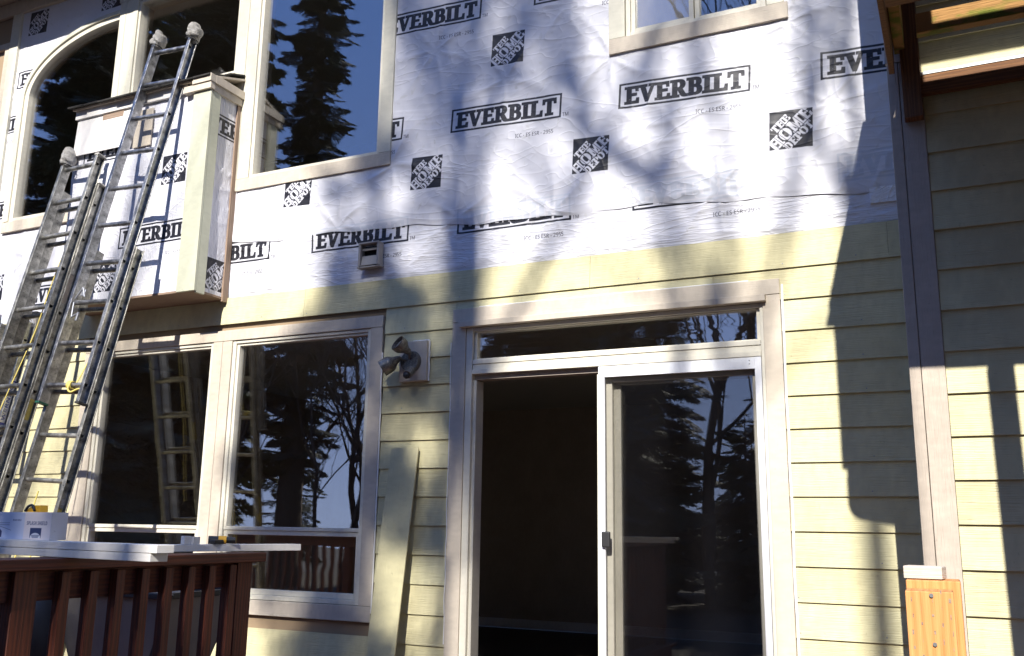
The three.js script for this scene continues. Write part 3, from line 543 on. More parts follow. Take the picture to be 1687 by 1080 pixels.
{ // ladder whose top stands above the little roof
  const t = thing('extension_ladder', 'long aluminium extension ladder reaching past the box roof, rope knotted on a rung', 'ladder');
  const dn = [-0.037, -1, 0.193], w = 0.335; orient(t, [-5.45, 5.184, 0.306], dn, 0.042);
  const fly = [...Array(10)].map((_, i) => -RS * i), base = [...Array(10)].map((_, i) => -RS * (i + 6) - 0.022);
  const toFoot = (5.184 - DECK) * Math.hypot(0.037, 1, 0.193) + 0.02;
  ladderSection(t, w, -RS * 9 - 0.12, 0.10, fly, 0, M.alu);
  ladderSection(t, w, -toFoot + 0.03, -RS * 5 - 0.17, base.filter(y => y > -toFoot + 0.15), -0.078, M.aluOld, 0.012);
  mitt(t, -0.012, 0.13, 0.0, 1); mitt(t, w + 0.012, 0.13, 0.0, 2);
  for (const x of [-0.02, w + 0.02]) part(t, 'foot_pad', bx(x - 0.03, x + 0.03, -toFoot, -toFoot + 0.03, -0.125, -0.03, 0.004), M.rubber);
  for (const x of [-0.016, w + 0.016]) part(t, 'end_cap', bx(x - 0.02, x + 0.02, -RS * 9 - 0.135, -RS * 9 - 0.121, -0.04, 0.04, 0.003), x < 0 ? M.green : M.rubber);
  for (const x of [0.02]) { // rung lock
    const y = -RS * 7; part(t, 'rung_lock', merge([rod(V(x, y + 0.02, 0.03), V(x + 0.05, y + 0.10, 0.035), 0.006), rod(V(x + 0.05, y + 0.10, 0.035), V(x + 0.085, y + 0.03, 0.03), 0.006), rod(V(x, y - 0.01, 0.03), V(x + 0.02, y - 0.12, 0.03), 0.006), rod(V(x + 0.02, y - 0.12, 0.03), V(x + 0.08, y - 0.09, 0.03), 0.006), bx(x + 0.065, x + 0.08, y - 0.15, y - 0.085, 0.02, 0.035, 0.003), bx(x + 0.035, x + 0.075, y + 0.04, y + 0.09, 0.02, 0.03, 0.004)]), M.steel);
  }
  for (const [y, m] of [[-RS * 11.55, M.bag], [-RS * 11.75, M.yellow]]) part(t, 'label_plate', bx(w + 0.0165, w + 0.018, y - 0.035, y + 0.035, -0.10, -0.055, 0), m);
  // knotted rope
  const ry = -RS * 9, k = []; for (let i = 0; i <= 40; i++) { const a = i / 40 * 6.283 * 4; k.push(V(0.19 + i * 0.0009, ry + 0.024 * Math.cos(a), 0.024 * Math.sin(a))); }
  part(t, 'rope_knot', tube(k, 0.007, 160, 6), M.yellow);
  part(t, 'rope_knot', tube([V(0.215, ry, 0.026), V(0.225, ry - 0.04, 0.03), V(0.25, ry - 0.055, 0.025), V(0.29, ry - 0.03, 0.01), V(0.325, ry - 0.02, -0.01)], 0.007, 30, 6), M.yellow);
  part(t, 'pull_rope', tube([V(0.20, ry - 0.02, -0.03), V(0.19, ry + 0.25, -0.10), V(0.225, ry + 0.6, -0.13)], 0.004, 30, 6), M.yellow);
  part(t, 'pull_rope', tube([V(w + 0.02, -RS * 11.2, -0.05), V(w + 0.028, -RS * 11.9, -0.05), V(w - 0.03, -RS * 12.6, -0.02), V(w - 0.10, -RS * 13.4, 0.02)], 0.005, 30, 6), M.yellow);
  part(t, 'pull_rope', tube([V(0.10, -RS * 11.3, -0.09), V(0.095, -RS * 12, -0.09), V(0.075, -RS * 13.2, -0.08)], 0.005, 30, 6), M.yellow);
}
{ // shorter ladder resting on the front of the box
  const t = thing('extension_ladder', 'weathered aluminium extension ladder leaning on the wrapped box, one rail end bagged', 'ladder');
  const dn = [0.007, -1, 0.218], w = 0.335; orient(t, [-6.213, 4.301, 0.386], dn, 0);
  const toFoot = (4.301 - DECK) * Math.hypot(0.007, 1, 0.218) + 0.02;
  ladderSection(t, w, -RS * 11 - 0.1, 0.06, [...Array(12)].map((_, i) => -RS * i), 0, M.aluOld);
  ladderSection(t, w, -toFoot + 0.03, -0.16, [...Array(12)].map((_, i) => -RS * (i + 1) - 0.022).filter(y => y > -toFoot + 0.12), -0.078, M.aluOld, 0.012);
  mitt(t, -0.012, 0.115, 0, 3); part(t, 'end_cap', bx(w - 0.005, w + 0.04, 0.061, 0.078, -0.042, 0.042, 0.004), M.bag); part(t, 'end_cap', bx(w + 0.006, w + 0.05, -0.159, -0.146, -0.12, -0.036, 0.004), M.bag);
  for (const x of [-0.02, w + 0.02]) part(t, 'foot_pad', bx(x - 0.03, x + 0.03, -toFoot, -toFoot + 0.03, -0.125, -0.03, 0.004), M.rubber);
  part(t, 'label_plate', bx(w + 0.0165, w + 0.018, -RS * 6.75, -RS * 6.25, -0.10, -0.06, 0), M.yellow); part(t, 'label_plate', bx(w + 0.0165, w + 0.018, -RS * 3.8, -RS * 3.05, -0.10, -0.06, 0), M.cornerTrim);
  part(t, 'pull_rope', tube([V(0.255, -RS * 2.2, -0.05), V(0.235, -RS * 2.5, -0.04), V(0.225, -RS * 3.5, -0.03), V(0.215, -RS * 4.6, -0.03), V(0.18, -RS * 6.2, 0.0), V(0.10, -RS * 8.5, 0.02)], 0.0045, 80, 6), M.yellow);
}
{ // small third ladder close to the wall
  const t = thing('ladder', 'narrow silver ladder with a blue label standing close to the wall behind the others', 'ladder');
  const dn = [-0.005, -1, 0.165], w = 0.30; orient(t, [-7.09, 3.12, 0.12], dn, 0);
  const toFoot = (3.12 - DECK) * Math.hypot(1, 0.165) + 0.01;
  ladderSection(t, w, -toFoot + 0.02, 0.06, [...Array(8)].map((_, i) => -RS * i - 0.1), 0, M.alu);
  const lbl = canvasTex(64, 512, (c, W, H) => { c.fillStyle = 'rgb(200,203,210)'; c.fillRect(0, 0, W, H); c.fillStyle = 'rgb(30,50,150)'; c.fillRect(0, 40, W, 16); c.save(); c.translate(50, 440); c.rotate(-Math.PI / 2); fitText(c, 'WERNER', 330, 36, 'sansbold'.replace('sans', 'sans ')); c.restore(); c.fillRect(0, 460, W, 30); });
  const g = new THREE.PlaneGeometry(0.05, 0.42); g.rotateY(Math.PI / 2); g.translate(w + 0.0062, -0.62, 0); part(t, 'label_plate', g, S({ map: lbl, roughness: 0.5 }));
}

// ------------------------------------------------------------------ deck, railing and what lies on it
{
  const g = []; let i = 0;
  const d1 = new THREE.Group(); d1.name = 'deck'; d1.userData.kind = 'structure'; scene.add(d1);
  for (let z = 0.02; z < 4.35; z += 0.143) part(d1, 'deck_board', bx(-9.0, z < 1.8 ? 3.5 : -2.76, DECK - 0.035, DECK - rr(0, 0.002), z, z + 0.138, 0.003), M.stain);
  part(d1, 'rim_joist', merge([bx(-9.0, -2.8, 0.2, DECK - 0.036, 4.28, 4.32, 0.002), bx(-2.8, -2.76, 0.2, DECK - 0.036, 1.9, 4.27, 0.002), bx(-2.75, 3.5, 0.2, DECK - 0.036, 1.86, 1.9, 0.002), bx(-9, 3.4, 0.0, DECK - 0.04, 0.03, 0.07, 0)]), M.stain);
}
{
  const r = thing('deck_railing', 'dark red stained deck railing with square balusters', 'railing', [-2.85, DECK, 0]);
  part(r, 'post', bx(-0.0445, 0.0445, -0.25, 0.963, 1.852, 1.943, 0.003, true), M.stain);
  part(r, 'post', bx(-0.0445, 0.0445, -0.25, 0.963, 2.905, 2.996, 0.003, true), M.stain);
  part(r, 'post', bx(-0.0445, 0.0445, -0.25, 0.963, 4.15, 4.24, 0.003, true), M.stain);
  for (const [a, b] of [[1.9435, 2.9045], [2.9965, 4.1495]]) { part(r, 'rail', bx(-0.019, 0.019, 0.862, 0.962, a, b, 0.003), M.stain); part(r, 'rail', bx(-0.019, 0.019, 0.08, 0.168, a, b, 0.003), M.stain); }
  part(r, 'cap_rail', bx(-0.075, 0.075, 0.9635, 1.002, 1.80, 4.30, 0.004), M.stain);
  for (const z of [2.83, 2.713, 2.596, 2.478, 2.36, 2.242, 2.127, 2.006]) part(r, 'baluster', bx(0.0195, 0.0575, 0.05, 0.955, z - 0.042, z - 0.004, 0.002, true), M.stain);
  part(r, 'rail', bx(-6.05, -0.0455, 0.862, 0.962, 4.176, 4.214, 0.003), M.stain); part(r, 'rail', bx(-6.05, -0.0455, 0.08, 0.168, 4.176, 4.214, 0.003), M.stain); part(r, 'cap_rail', bx(-6.05, -0.0755, 0.9635, 1.002, 4.12, 4.27, 0.004), M.stain);
  for (const x of [-1.9, -3.8, -5.7]) part(r, 'post', bx(x - 0.0445, x + 0.0445, -0.25, 0.8615, 4.15, 4.24, 0.003, true), M.stain);
  for (let x = -5.95; x < -0.1; x += 0.118) part(r, 'baluster', bx(x - 0.019, x + 0.019, 0.05, 0.955, 4.2145, 4.2525, 0.002, true), M.stain);
  for (let z = 3.11; z < 4.1; z += 0.118) part(r, 'baluster', bx(0.0195, 0.0575, 0.05, 0.955, z - 0.019, z + 0.019, 0.002, true), M.stain);
}
const CAP = DECK + 1.002;
function stick(name, label, len, w, h, p, ang, mat, grp) { // long box: p is the near right bottom corner, running toward -x turned by ang
  const g = bx(-len, 0, 0, h, -w, 0, 0.002); const m = tagMesh(name, g, mat, label, 'board', grp); m.position.set(...p); m.rotation.y = ang; return m;
}
stick('trim_board', 'white primed board lying on the railing under another board', 1.9, 0.066, 0.026, [-2.325, CAP + 0.0015, 2.895], 0.0, M.primed).rotation.y = -0.135;
stick('trim_board', 'white primed board on top of the two stacked on the railing', 1.9, 0.066, 0.026, [-2.295, CAP + 0.0285, 2.90], 0.0, M.primed).rotation.y = -0.135;
{ const m = stick('trim_board', 'white primed board with a bare end lying along the railing cap', 1.12, 0.066, 0.03, [-2.86, CAP + 0.0015, 1.47], 0, M.primed); m.rotation.y = Math.PI / 2 + Math.PI - 0.0; m.rotation.y = -Math.PI / 2 - 0.336 + Math.PI; m.position.set(-2.845, CAP + 0.0015, 1.475); m.rotation.y = Math.PI / 2 - 0.30; }
{ // carton
  const W = 1024, H = 190;
  const face = canvasTex(W, H, (c) => {
    c.fillStyle = 'rgb(196,203,222)'; c.fillRect(0, 0, W, H); c.fillStyle = 'rgb(222,214,214)'; c.fillRect(740, 0, 284, H); c.fillStyle = 'rgb(45,58,100)';
    c.save(); c.translate(765, 88); fitText(c, 'SPLASH SHIELD', 220, 26, 'sans bold'); c.restore(); c.save(); c.translate(610, 62); fitText(c, 'SPLASH SHIELD', 95, 13, 'sans bold'); c.restore();
    c.fillRect(810, 108, 120, 70); c.fillStyle = 'rgb(205,208,216)'; c.beginPath(); c.ellipse(870, 178, 56, 36, 0, Math.PI, 0); c.fill(); c.strokeStyle = 'rgb(45,58,100)'; c.lineWidth = 4; for (let i = 0; i < 3; i++) { c.beginPath(); c.moveTo(826 + i * 6, 160 + i * 8); c.lineTo(914 - i * 6, 158 + i * 8); c.stroke(); }
    c.fillStyle = 'rgb(45,58,100)'; c.beginPath(); c.moveTo(440, 178); c.lineTo(440, 135); c.lineTo(470, 118); c.lineTo(500, 135); c.lineTo(500, 178); c.fill(); c.lineWidth = 2.5; for (const y of [78, 92]) { c.beginPath(); c.moveTo(330, y); c.lineTo(580, y - 2); c.stroke(); } c.beginPath(); c.moveTo(330, 150); c.lineTo(470, 100); c.lineTo(600, 128); c.stroke();
    c.globalAlpha = .5; for (let i = 0; i < 14; i++) { c.fillStyle = 'rgb(150,150,165)'; c.fillRect(rr(0, W), rr(0, H), rr(2, 30), 1); }
  });
  const b = thing('carton', 'long white printed carton standing on the stacked boards', 'box', [-2.935, CAP + 0.055, 2.779]);
  b.rotation.y = -0.135;
  part(b, 'box', bx(-0.62, 0, 0, 0.098, -0.062, -0.0006, 0.001), S({ color: lin(0.62, 0.60, 0.60), roughness: 0.6, map: plainMap }));
  const g = new THREE.PlaneGeometry(0.619, 0.097); g.translate(-0.31, 0.049, 0); part(b, 'printed_face', g, S({ map: face, roughness: 0.55 }));
}
{ // yellow and black tool behind the carton
  const t = thing('power_tool', 'yellow power tool with a black handle on top of the carton', 'power tool', [-3.06, CAP + 0.155, 2.755]); t.rotation.y = -0.135; t.scale.setScalar(0.62);
  const s = new THREE.Shape(); s.moveTo(-0.10, 0); s.quadraticCurveTo(-0.06, 0.035, 0, 0.034); s.lineTo(0.035, 0.034); s.lineTo(0.04, 0); s.closePath();
  part(t, 'body', metres(new THREE.ExtrudeGeometry(s, { depth: 0.045, bevelSize: 0.003, bevelThickness: 0.003, bevelSegments: 2 }).translate(0, 0, -0.055)), M.toolYellow);
  part(t, 'handle', tube([V(-0.10, 0.004, 0.0), V(-0.07, 0.03, 0.0), V(-0.03, 0.036, 0.0), V(0.0, 0.006, 0.0)], 0.008, 30, 8), M.black);
}
{ // cordless drill on the railing board
  const t = thing('cordless_drill', 'small black and yellow drill lying on the railing board', 'drill', [-2.985, CAP + 0.032, 1.86]);
  const c = (r, x0, x1, m, n) => { const g = new THREE.CylinderGeometry(r, r * 0.92, x1 - x0, 20); g.rotateZ(Math.PI / 2); g.rotateY(0.7); g.translate((x0 + x1) / 2 * Math.cos(0.7), 0.018, -(x0 + x1) / 2 * Math.sin(0.7)); part(t, n, g, m); };
  c(0.018, -0.055, -0.012, M.black, 'motor'); c(0.0185, -0.012, 0.022, M.toolYellow, 'body'); c(0.014, 0.022, 0.06, M.black, 'chuck');
  part(t, 'handle', bx(-0.01, 0.02, 0.001, 0.02, 0.0, 0.06, 0.005), M.black);
}
for (const [z, h] of [[2.02, 0.035], [1.98, 0.032]]) { const m = tagMesh('wood_block', bx(-0.011, 0.011, 0, h, -0.02, 0.02, 0.002), M.primed, 'small white offcut standing on the railing board', 'block', 'white offcuts beside the drill'); m.position.set(-3.035 + (2.02 - z) * 0.3, CAP + 0.032, z); }
{ // grey tub cart behind the railing
  const t = thing('garden_cart', 'grey plastic tub cart with black rim and wheel behind the railing', 'cart', [-3.95, DECK, 1.35]);
  const g = new THREE.BoxGeometry(0.78, 0.36, 0.5, 8, 6, 6), p = g.attributes.position; for (let i = 0; i < p.count; i++) { const k = 0.74 + 0.26 * (p.getY(i) / 0.36 + 0.5); p.setX(i, p.getX(i) * k + 0.04 * (1 - k)); p.setZ(i, p.getZ(i) * k); } g.computeVertexNormals(); g.translate(0, 0.58, 0); part(t, 'tub', metres(g), M.tub);
  part(t, 'rim', merge([bx(-0.405, 0.405, 0.755, 0.785, 0.245, 0.27, 0.006), bx(-0.405, 0.405, 0.755, 0.785, -0.27, -0.245, 0.006), bx(0.385, 0.41, 0.755, 0.785, -0.2445, 0.2445, 0.006), bx(-0.41, -0.385, 0.755, 0.785, -0.2445, 0.2445, 0.006)]), M.black);
  part(t, 'frame', merge([rod(V(0.42, 0.78, 0.23), V(0.27, 0.40, 0.2), 0.012), rod(V(0.42, 0.78, -0.23), V(0.27, 0.40, -0.2), 0.012), rod(V(-0.35, 0.42, 0.2), V(0.3, 0.36, 0.2), 0.014), rod(V(-0.35, 0.42, -0.2), V(0.3, 0.36, -0.2), 0.014), rod(V(0.3, 0.38, 0.2), V(0.38, 0.0, 0.22), 0.013), rod(V(0.3, 0.38, -0.2), V(0.38, 0.0, -0.22), 0.013)]), M.black);
  for (const z of [-0.2, 0.2]) { const w = group(t, 'wheel'); part(w, 'tyre', new THREE.TorusGeometry(0.15, 0.045, 12, 32).translate(-0.2, 0.195, z), M.rubber); const h = new THREE.CylinderGeometry(0.12, 0.12, 0.04, 24); h.rotateX(Math.PI / 2); h.translate(-0.2, 0.195, z); part(w, 'rim', h, M.black); }
  part(t, 'folded_tarp', (() => { const q = new THREE.SphereGeometry(0.2, 20, 14); q.scale(0.6, 1.3, 0.8); q.translate(-0.42, 0.55, 0.28); return metres(q); })(), M.black);
}
{ // raw post at the right with an offcut on top
  const t = thing('railing_post', 'orange incised timber post standing before the corner trim', 'post', [-0.078, 0, 2.99]);
  t.rotation.y = 0.02;
  const inc = []; const g0 = bx(-0.0445, 0.0445, 0, 1.486, -0.0445, 0.0445, 0.003, true); part(t, 'post', g0, M.orange);
  for (let k = 0; k < 5; k++) for (let y = 1.0; y < 1.48; y += 0.031) inc.push(bx(-0.034 + k * 0.016 + (k > 1 ? 0.006 : 0) + rr(-0.002, 0.002), -0.0325 + k * 0.016 + (k > 1 ? 0.006 : 0) + rr(0, 0.002), y + (k % 2) * 0.015 + rr(-.003, .003), y + 0.008 + (k % 2) * 0.015, 0.0440, 0.0447, 0));
  part(t, 'incision', merge(inc), M.wood);
  part(t, 'backing_post', bx(-0.045, 0.060, 0, 1.503, -0.145, -0.046, 0.003, true), M.orange);
  for (const [x, y] of [[0.004, 1.478], [0.004, 1.385]]) { const s = new THREE.CylinderGeometry(0.004, 0.004, 0.004, 10); s.rotateX(Math.PI / 2); s.translate(x, y, 0.046); part(t, 'screw', s, M.alu); }
  const m = tagMesh('wood_offcut', bx(-0.038, 0.038, 0, 0.026, -0.03, 0.03, 0.002), M.offcut, 'pale wooden offcut block lying on top of the orange post', 'block'); m.position.set(-0.087, 1.5045, 2.90); m.rotation.y = -0.12;
}

// ------------------------------------------------------------------ balcony over the right corner
{
  const b = thing('balcony', 'unfinished timber balcony with mossy joists above the right corner', 'balcony', [0, 0, 0]);
  const ZO = 2.30;
  part(b, 'ledger', bx(-0.045, 4.0, 3.50, 3.588, ZN + 0.002, ZN + 0.04, 0.003), M.joist);
  part(b, 'flashing', bx(-0.045, 4.0, 3.5895, 3.602, ZN + 0.002, ZN + 0.043, 0.001), M.white);
  part(b, 'end_post', bx(-0.108, -0.03, 3.39, 4.2, ZN + 0.004, ZN + 0.06, 0.003, true), M.joist);
  part(b, 'joist', bx(-0.03, 4.0, 3.645, 3.735, ZN + 0.28, ZN + 0.33, 0.003), M.moss);
  part(b, 'joist', bx(-0.13, -0.085, 3.72, 3.90, ZN + 0.02, ZO - 0.05, 0.003), M.moss);
  part(b, 'beam', (() => { const s = new THREE.Shape(); s.moveTo(-0.13, 3.47); s.quadraticCurveTo(-0.12, 3.39, -0.06, 3.385); s.lineTo(0.03, 3.375); s.lineTo(0.08, 3.36); s.lineTo(4.0, 3.36); s.lineTo(4.0, 3.60); s.lineTo(-0.13, 3.60); s.closePath(); const g = new THREE.ExtrudeGeometry(s, { depth: 0.04, bevelEnabled: false }); g.translate(0, 0, ZO - 0.02); return metres(g); })(), M.joist);
  for (let i = 0; i < 6; i++) part(b, 'parapet_board', bx(-0.13, 4.0, 3.602 + i * 0.137, 3.737 + i * 0.137, ZO - 0.02, ZO + 0.005, 0.003), M.joist);
  part(b, 'parapet_cap', bx(-0.18, 4.0, 4.425, 4.452, ZO - 0.06, ZO + 0.06, 0.003), M.joist);
  part(b, 'side_cap', bx(-0.185, -0.06, 4.44, 4.475, ZN + 0.005, ZO - 0.061, 0.003), M.joist);
  for (let i = -1; i < 5; i++) part(b, 'side_board', bx(-0.157, -0.133, 3.75 + i * 0.137, 3.886 + i * 0.137, ZN + 0.05, ZO - 0.022, 0.003), M.joist);
  for (let i = 0; i < 5; i++) part(b, 'added_floor_board', bx(-0.13, 4.0, 3.604, 3.63, ZN + 0.66 + i * 0.142, ZN + 0.796 + i * 0.142, 0.003), M.joist);  // boards added to block skylight onto the wing wall below
  part(b, 'added_side_wall', bx(4.001, 4.03, 3.36, 5.2, ZN + 0.01, ZO + 0.02, 0), M.joist);  // unseen end wall, added to darken the wing under the balcony
  part(b, 'added_roof_beam', bx(0.08, 4.0, 4.765, 5.2, ZO - 0.05, ZO + 0.05, 0.003), M.joist);  // unseen beam added to trim the sunlit slit on the wing
  for (const x of [0.11, 2.1]) part(b, 'added_roof_post', bx(x, x + 0.11, 4.4525, 4.7645, ZO - 0.05, ZO + 0.05, 0.003, true), M.joist);  // unseen posts put in, the left one to shade the end post
  part(b, 'canopy', bx(0.08, 4.0, 5.2005, 5.24, ZN - 0.02, ZO + 0.3, 0.003), M.joist);  // unseen cover over the balcony, added to keep the wall beneath dark
  part(b, 'post', bx(0.385, 0.475, 0.0, 3.359, ZO - 0.045, ZO + 0.045, 0.003, true), M.joist);
}

// ------------------------------------------------------------------ ground and the woods behind the viewer
{ const g = new THREE.PlaneGeometry(240, 240, 60, 60); g.rotateX(-Math.PI / 2); const p = g.attributes.position; for (let i = 0; i < p.count; i++) { const x = p.getX(i), z = p.getZ(i); if (z > 8) p.setY(i, -0.02 * (z - 8) + 0.15 * fbm(x * 0.01 + 3, z * 0.01 + 3, 9, 9, 221)); } g.computeVertexNormals(); struct('ground', metres(g), M.ground); }

// a flat conifer bough, 1 m long along +x
function boughGeo(s0) {
  seed = s0; const pos = [], tri = (a, b, c) => pos.push(...a, ...b, ...c);
  const blade = (o, d, len, w, n) => { const e = [o[0] + d[0] * len, o[1] + d[1] * len, o[2] + d[2] * len]; tri([o[0] - n[0] * w, o[1] - n[1] * w, o[2] - n[2] * w], e, [o[0] + n[0] * w, o[1] + n[1] * w, o[2] + n[2] * w]); };
  blade([0, 0, 0], [1, -0.05, 0], 1, 0.012, [0, 0, 1]); blade([0, 0, 0], [1, -0.05, 0], 1, 0.012, [0, 1, 0]);
  for (let i = 0; i < 15; i++) for (const sgn of [-1, 1]) {
    const t = 0.10 + i * 0.062, L = (1 - t) * 0.55 + 0.08, a = rr(0.6, 1.0), dx = Math.cos(a), dz = Math.sin(a) * sgn, dy = rr(-0.28, 0.02), o = [t, -0.05 * t, 0];
    blade(o, [dx, dy, dz], L, 0.012, [0, 0, 1]);
    for (let j = 0; j < 10; j++) { const u = 0.08 + j * 0.095, q = [o[0] + dx * L * u, o[1] + dy * L * u, o[2] + dz * L * u]; for (const k of [-1, 1]) { const b = Math.atan2(dz, dx) + k * rr(0.5, 0.95); blade(q, [Math.cos(b), rr(-0.35, 0.1), Math.sin(b)], rr(0.06, 0.15) * (1.2 - 0.5 * u), rr(0.010, 0.018), [-Math.sin(b), rr(-.4, .4), Math.cos(b)]); } }
  }
  const g = new THREE.BufferGeometry(); g.setAttribute('position', new THREE.Float32BufferAttribute(pos, 3)); g.computeVertexNormals(); return g;
}
const boughs = [boughGeo(11), boughGeo(22)];
function conifer(x, z, h, base, rad, s, step = 0.5, per = 7, lbl) {
  seed = s * 7919 + 13;
  const t = thing('conifer', lbl || 'dark conifer of the woods mirrored in the window glass', 'tree', [x, -0.1, z], lbl ? undefined : 'conifers facing the house');
  const tr = []; const bend = rr(-0.15, 0.15); let y = 0, p = V(0, 0, 0); const R = h * 0.0125 + 0.04;
  while (y < h) { const n = V(bend * Math.sin(y * 0.25), Math.min(h, y + 1.6), bend * Math.cos(y * 0.2)); tr.push(rod(p, n, R * (1 - y / h) + 0.01, R * (1 - n.y / h) + 0.008, 9)); p = n; y += 1.6; }
  part(t, 'trunk', merge(tr), M.bark);
  const mats = []; let k = 0;
  for (let yy = base; yy < h - 0.1; yy += step * (0.6 + 0.4 * (1 - (yy - base) / (h - base)))) {
    const f = (yy - base) / (h - base), rl = rad * (0.25 + 0.75 * Math.pow(1 - f, 0.75)) * Math.min(1, 0.5 + f * 6) * (f > 0.93 ? 0.7 : 1);
    for (let i = 0; i < per; i++) {
      if (rnd() < 0.12) continue;
      const a = i / per * 6.283 + k * 1.9 + rr(-0.3, 0.3), L = rl * rr(0.42, 1.1), droop = rr(-0.5, 0.12) + (f > 0.8 ? 0.35 : 0);
      const q = new THREE.Quaternion().setFromEuler(new THREE.Euler(rr(-0.7, 0.7), a, droop, 'YZX'));
      mats.push(new THREE.Matrix4().compose(V(bend * Math.sin(yy * 0.25), yy + rr(-0.15, 0.15), bend * Math.cos(yy * 0.2)), q, V(L, L * 0.9, L * rr(0.7, 1.0))));
    }
    k++;
  }
  const im = new THREE.InstancedMesh(boughs[s % 2], M.needles[s % 3], mats.length); mats.forEach((m, i) => im.setMatrixAt(i, m)); im.name = 'crown'; im.userData.kind = 'stuff'; shade(im); t.add(im);
  return t;
}
function bareTree(x, z, h, s, spread = 0.55, depth = 6, thick = 0.011, clear = 0, lbl) {
  seed = s * 104729 + 7;
  const t = thing('bare_tree', lbl || 'leafless tree casting branch shadows on the house', 'tree', [x, -0.1, z], lbl ? undefined : 'leafless trees facing the house');
  const tr = [], br = [];
  const grow = (p, d, L, r, n) => {
    let a = p, dir = d.clone(); const seg = n > 3 ? 4 : 3;
    for (let i = 0; i < seg; i++) { const b = a.clone().addScaledVector(dir, L / seg), r0 = r * (1 - 0.35 * i / seg), r1 = r * (1 - 0.35 * (i + 1) / seg); (n >= depth ? tr : br).push(rod(a, b, r0, r1, n > 3 ? 7 : 4)); a = b; dir = dir.clone().add(V(rr(-0.16, 0.16), rr(-0.02, 0.12), rr(-0.16, 0.16))).normalize();
      if (n > 1 && i > 0 && n < depth + 1 && rnd() < 0.75) { const c = dir.clone().add(V(rr(-1, 1), rr(-0.1, 0.5), rr(-1, 1)).multiplyScalar(spread * 1.5)).normalize(); grow(a, c, L * rr(0.45, 0.7), r1 * rr(0.35, 0.55), n - 1 - (rnd() < 0.3 ? 1 : 0)); } }
    if (n > 1) for (let i = 0; i < 2; i++) { const c = dir.clone().add(V(rr(-1, 1), rr(0, 0.6), rr(-1, 1)).multiplyScalar(spread)).normalize(); grow(a, c, L * rr(0.6, 0.82), r * 0.58, n - 1); }
  };
  if (clear) { // tall clear stem, the crown only at the top
    let p = V(0, 0, 0), d = V(rr(-0.02, 0.02), 1, rr(-0.02, 0.02)); const n = 9, R = h * thick + 0.02;
    for (let i = 0; i < n; i++) { const q = p.clone().addScaledVector(d, clear / n); tr.push(rod(p, q, R * (1 - 0.5 * i / n), R * (1 - 0.5 * (i + 1) / n), 8)); p = q; d.x += rr(-0.03, 0.03); d.z += rr(-0.03, 0.03); }
    grow(p, d.normalize(), (h - clear) * 0.36, R * 0.5, depth); grow(p, V(rr(-0.8, 0.8), 1, rr(-0.5, 0.5)).normalize(), (h - clear) * 0.34, R * 0.4, depth - 1);
  } else grow(V(0, 0, 0), V(rr(-0.05, 0.05), 1, rr(-0.05, 0.05)).normalize(), h * 0.38, h * thick + 0.02, depth);
  part(t, 'trunk', merge(tr), M.bark); part(t, 'branches', merge(br), M.twig); return t;
}
// shading trees between the sun and the wall
conifer(-0.15, 20, 19.4, 5.0, 2.2, 3, 0.52, 5, 'conifer shading the wall beside the sliding door');
bareTree(1.2, 15.2, 19.0, 5, 0.55, 7, 0.0065, 13.4);
bareTree(2.35, 17, 19.6, 9, 0.60, 7, 0.006, 14.9);
bareTree(0.45, 16.5, 18.6, 12, 0.60, 7, 0.006, 13.6);
bareTree(-0.2, 18, 20, 14, 0.55, 7, 0.0055, 14.8);
bareTree(1.0, 18.5, 20.2, 18, 0.65, 7, 0.006, 15.6);
bareTree(2.0, 14.2, 17.2, 23, 0.6, 7, 0.006, 13.2);
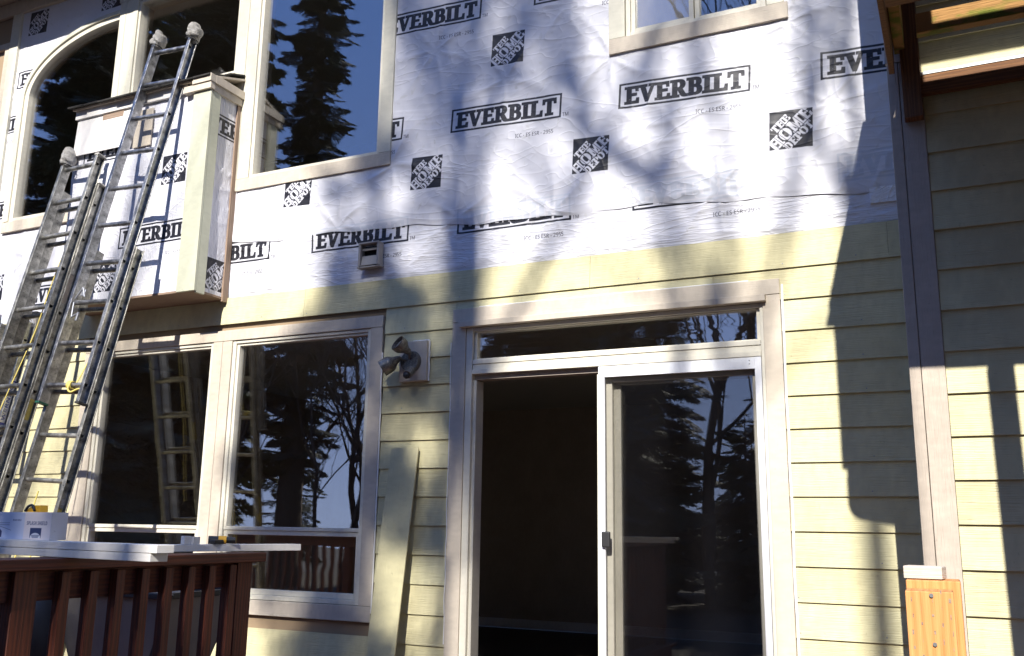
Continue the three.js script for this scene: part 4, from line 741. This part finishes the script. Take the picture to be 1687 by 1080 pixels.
// woods seen in the glass, with more conifers added to screen off low sky
for (const [x, z, h, b, r, s] of [[-17.0, 16, 27, 3.4, 1.75, 31], [-20.2, 15.5, 25, 1.5, 2.9, 32], [-23.5, 14, 23, 1.2, 3.0, 33], [-27, 16, 24, 1, 3.1, 34], [-31, 13, 22, 1, 3, 35], [-26, 21, 27, 2.5, 3.2, 36], [-35, 18, 24, 1, 3, 37], [-31, 24, 28, 1.5, 3.4, 38], [-9.2, 17, 17, 0.6, 2.4, 39], [-11.2, 20, 20, 0.8, 2.6, 40], [9, 24, 19, 2, 2.6, 41], [13, 14, 20, 1, 2.8, 42], [-39, 14, 22, 1, 3, 43], [17, 8, 20, 1, 3, 44], [-17, 9, 17, 1, 2.6, 45], [-13.2, 26, 22, 1, 2.6, 46], [-6.4, 13.5, 9, 0.3, 2.0, 47], [-4.6, 17, 4.4, 0.2, 1.9, 48], [-7.4, 19, 12, 0.3, 2.2, 49], [-3.0, 15, 7.5, 0.3, 1.7, 50], [-5.4, 22, 4.5, 0.3, 2.3, 60], [-2.6, 21, 10, 0.4, 2.3, 70], [-0.6, 23, 11.5, 0.4, 2.4, 71], [1.4, 21, 11, 0.4, 2.3, 72], [3.2, 23.5, 12, 0.4, 2.5, 73], [5, 20.5, 11.5, 0.4, 2.4, 74], [2.4, 27, 13, 0.4, 2.6, 75], [-1.6, 27, 13, 0.4, 2.6, 76], [6.6, 24, 13, 0.4, 2.6, 77], [8, 12, 20, 1, 2.8, 63], [7, 19, 20, 1, 2.6, 64], [10, 6, 17, 1, 2.8, 65]]) conifer(x, z, h, b, r, s, 0.36, 9);
bareTree(-15.4, 17, 9, 51, 0.7, 6); bareTree(-18.3, 17, 9, 52, 0.7, 6); bareTree(-5.0, 15, 12, 53); bareTree(-14.4, 16, 8, 54, 0.7, 7); bareTree(-4.2, 20, 15, 55); bareTree(-16.4, 19, 10, 56, 0.8, 6); bareTree(-13.0, 13, 8, 57, 0.7, 7, 0.007); bareTree(-14.0, 15.5, 9, 59, 0.75, 7, 0.006); bareTree(-17.2, 14, 8, 61, 0.75, 7, 0.006); conifer(-23.6, 24, 11, 0.6, 2.0, 67, 0.55, 6); bareTree(-14.9, 14.5, 8, 58, 0.75, 7, 0.007);

renderer.render(scene, camera);
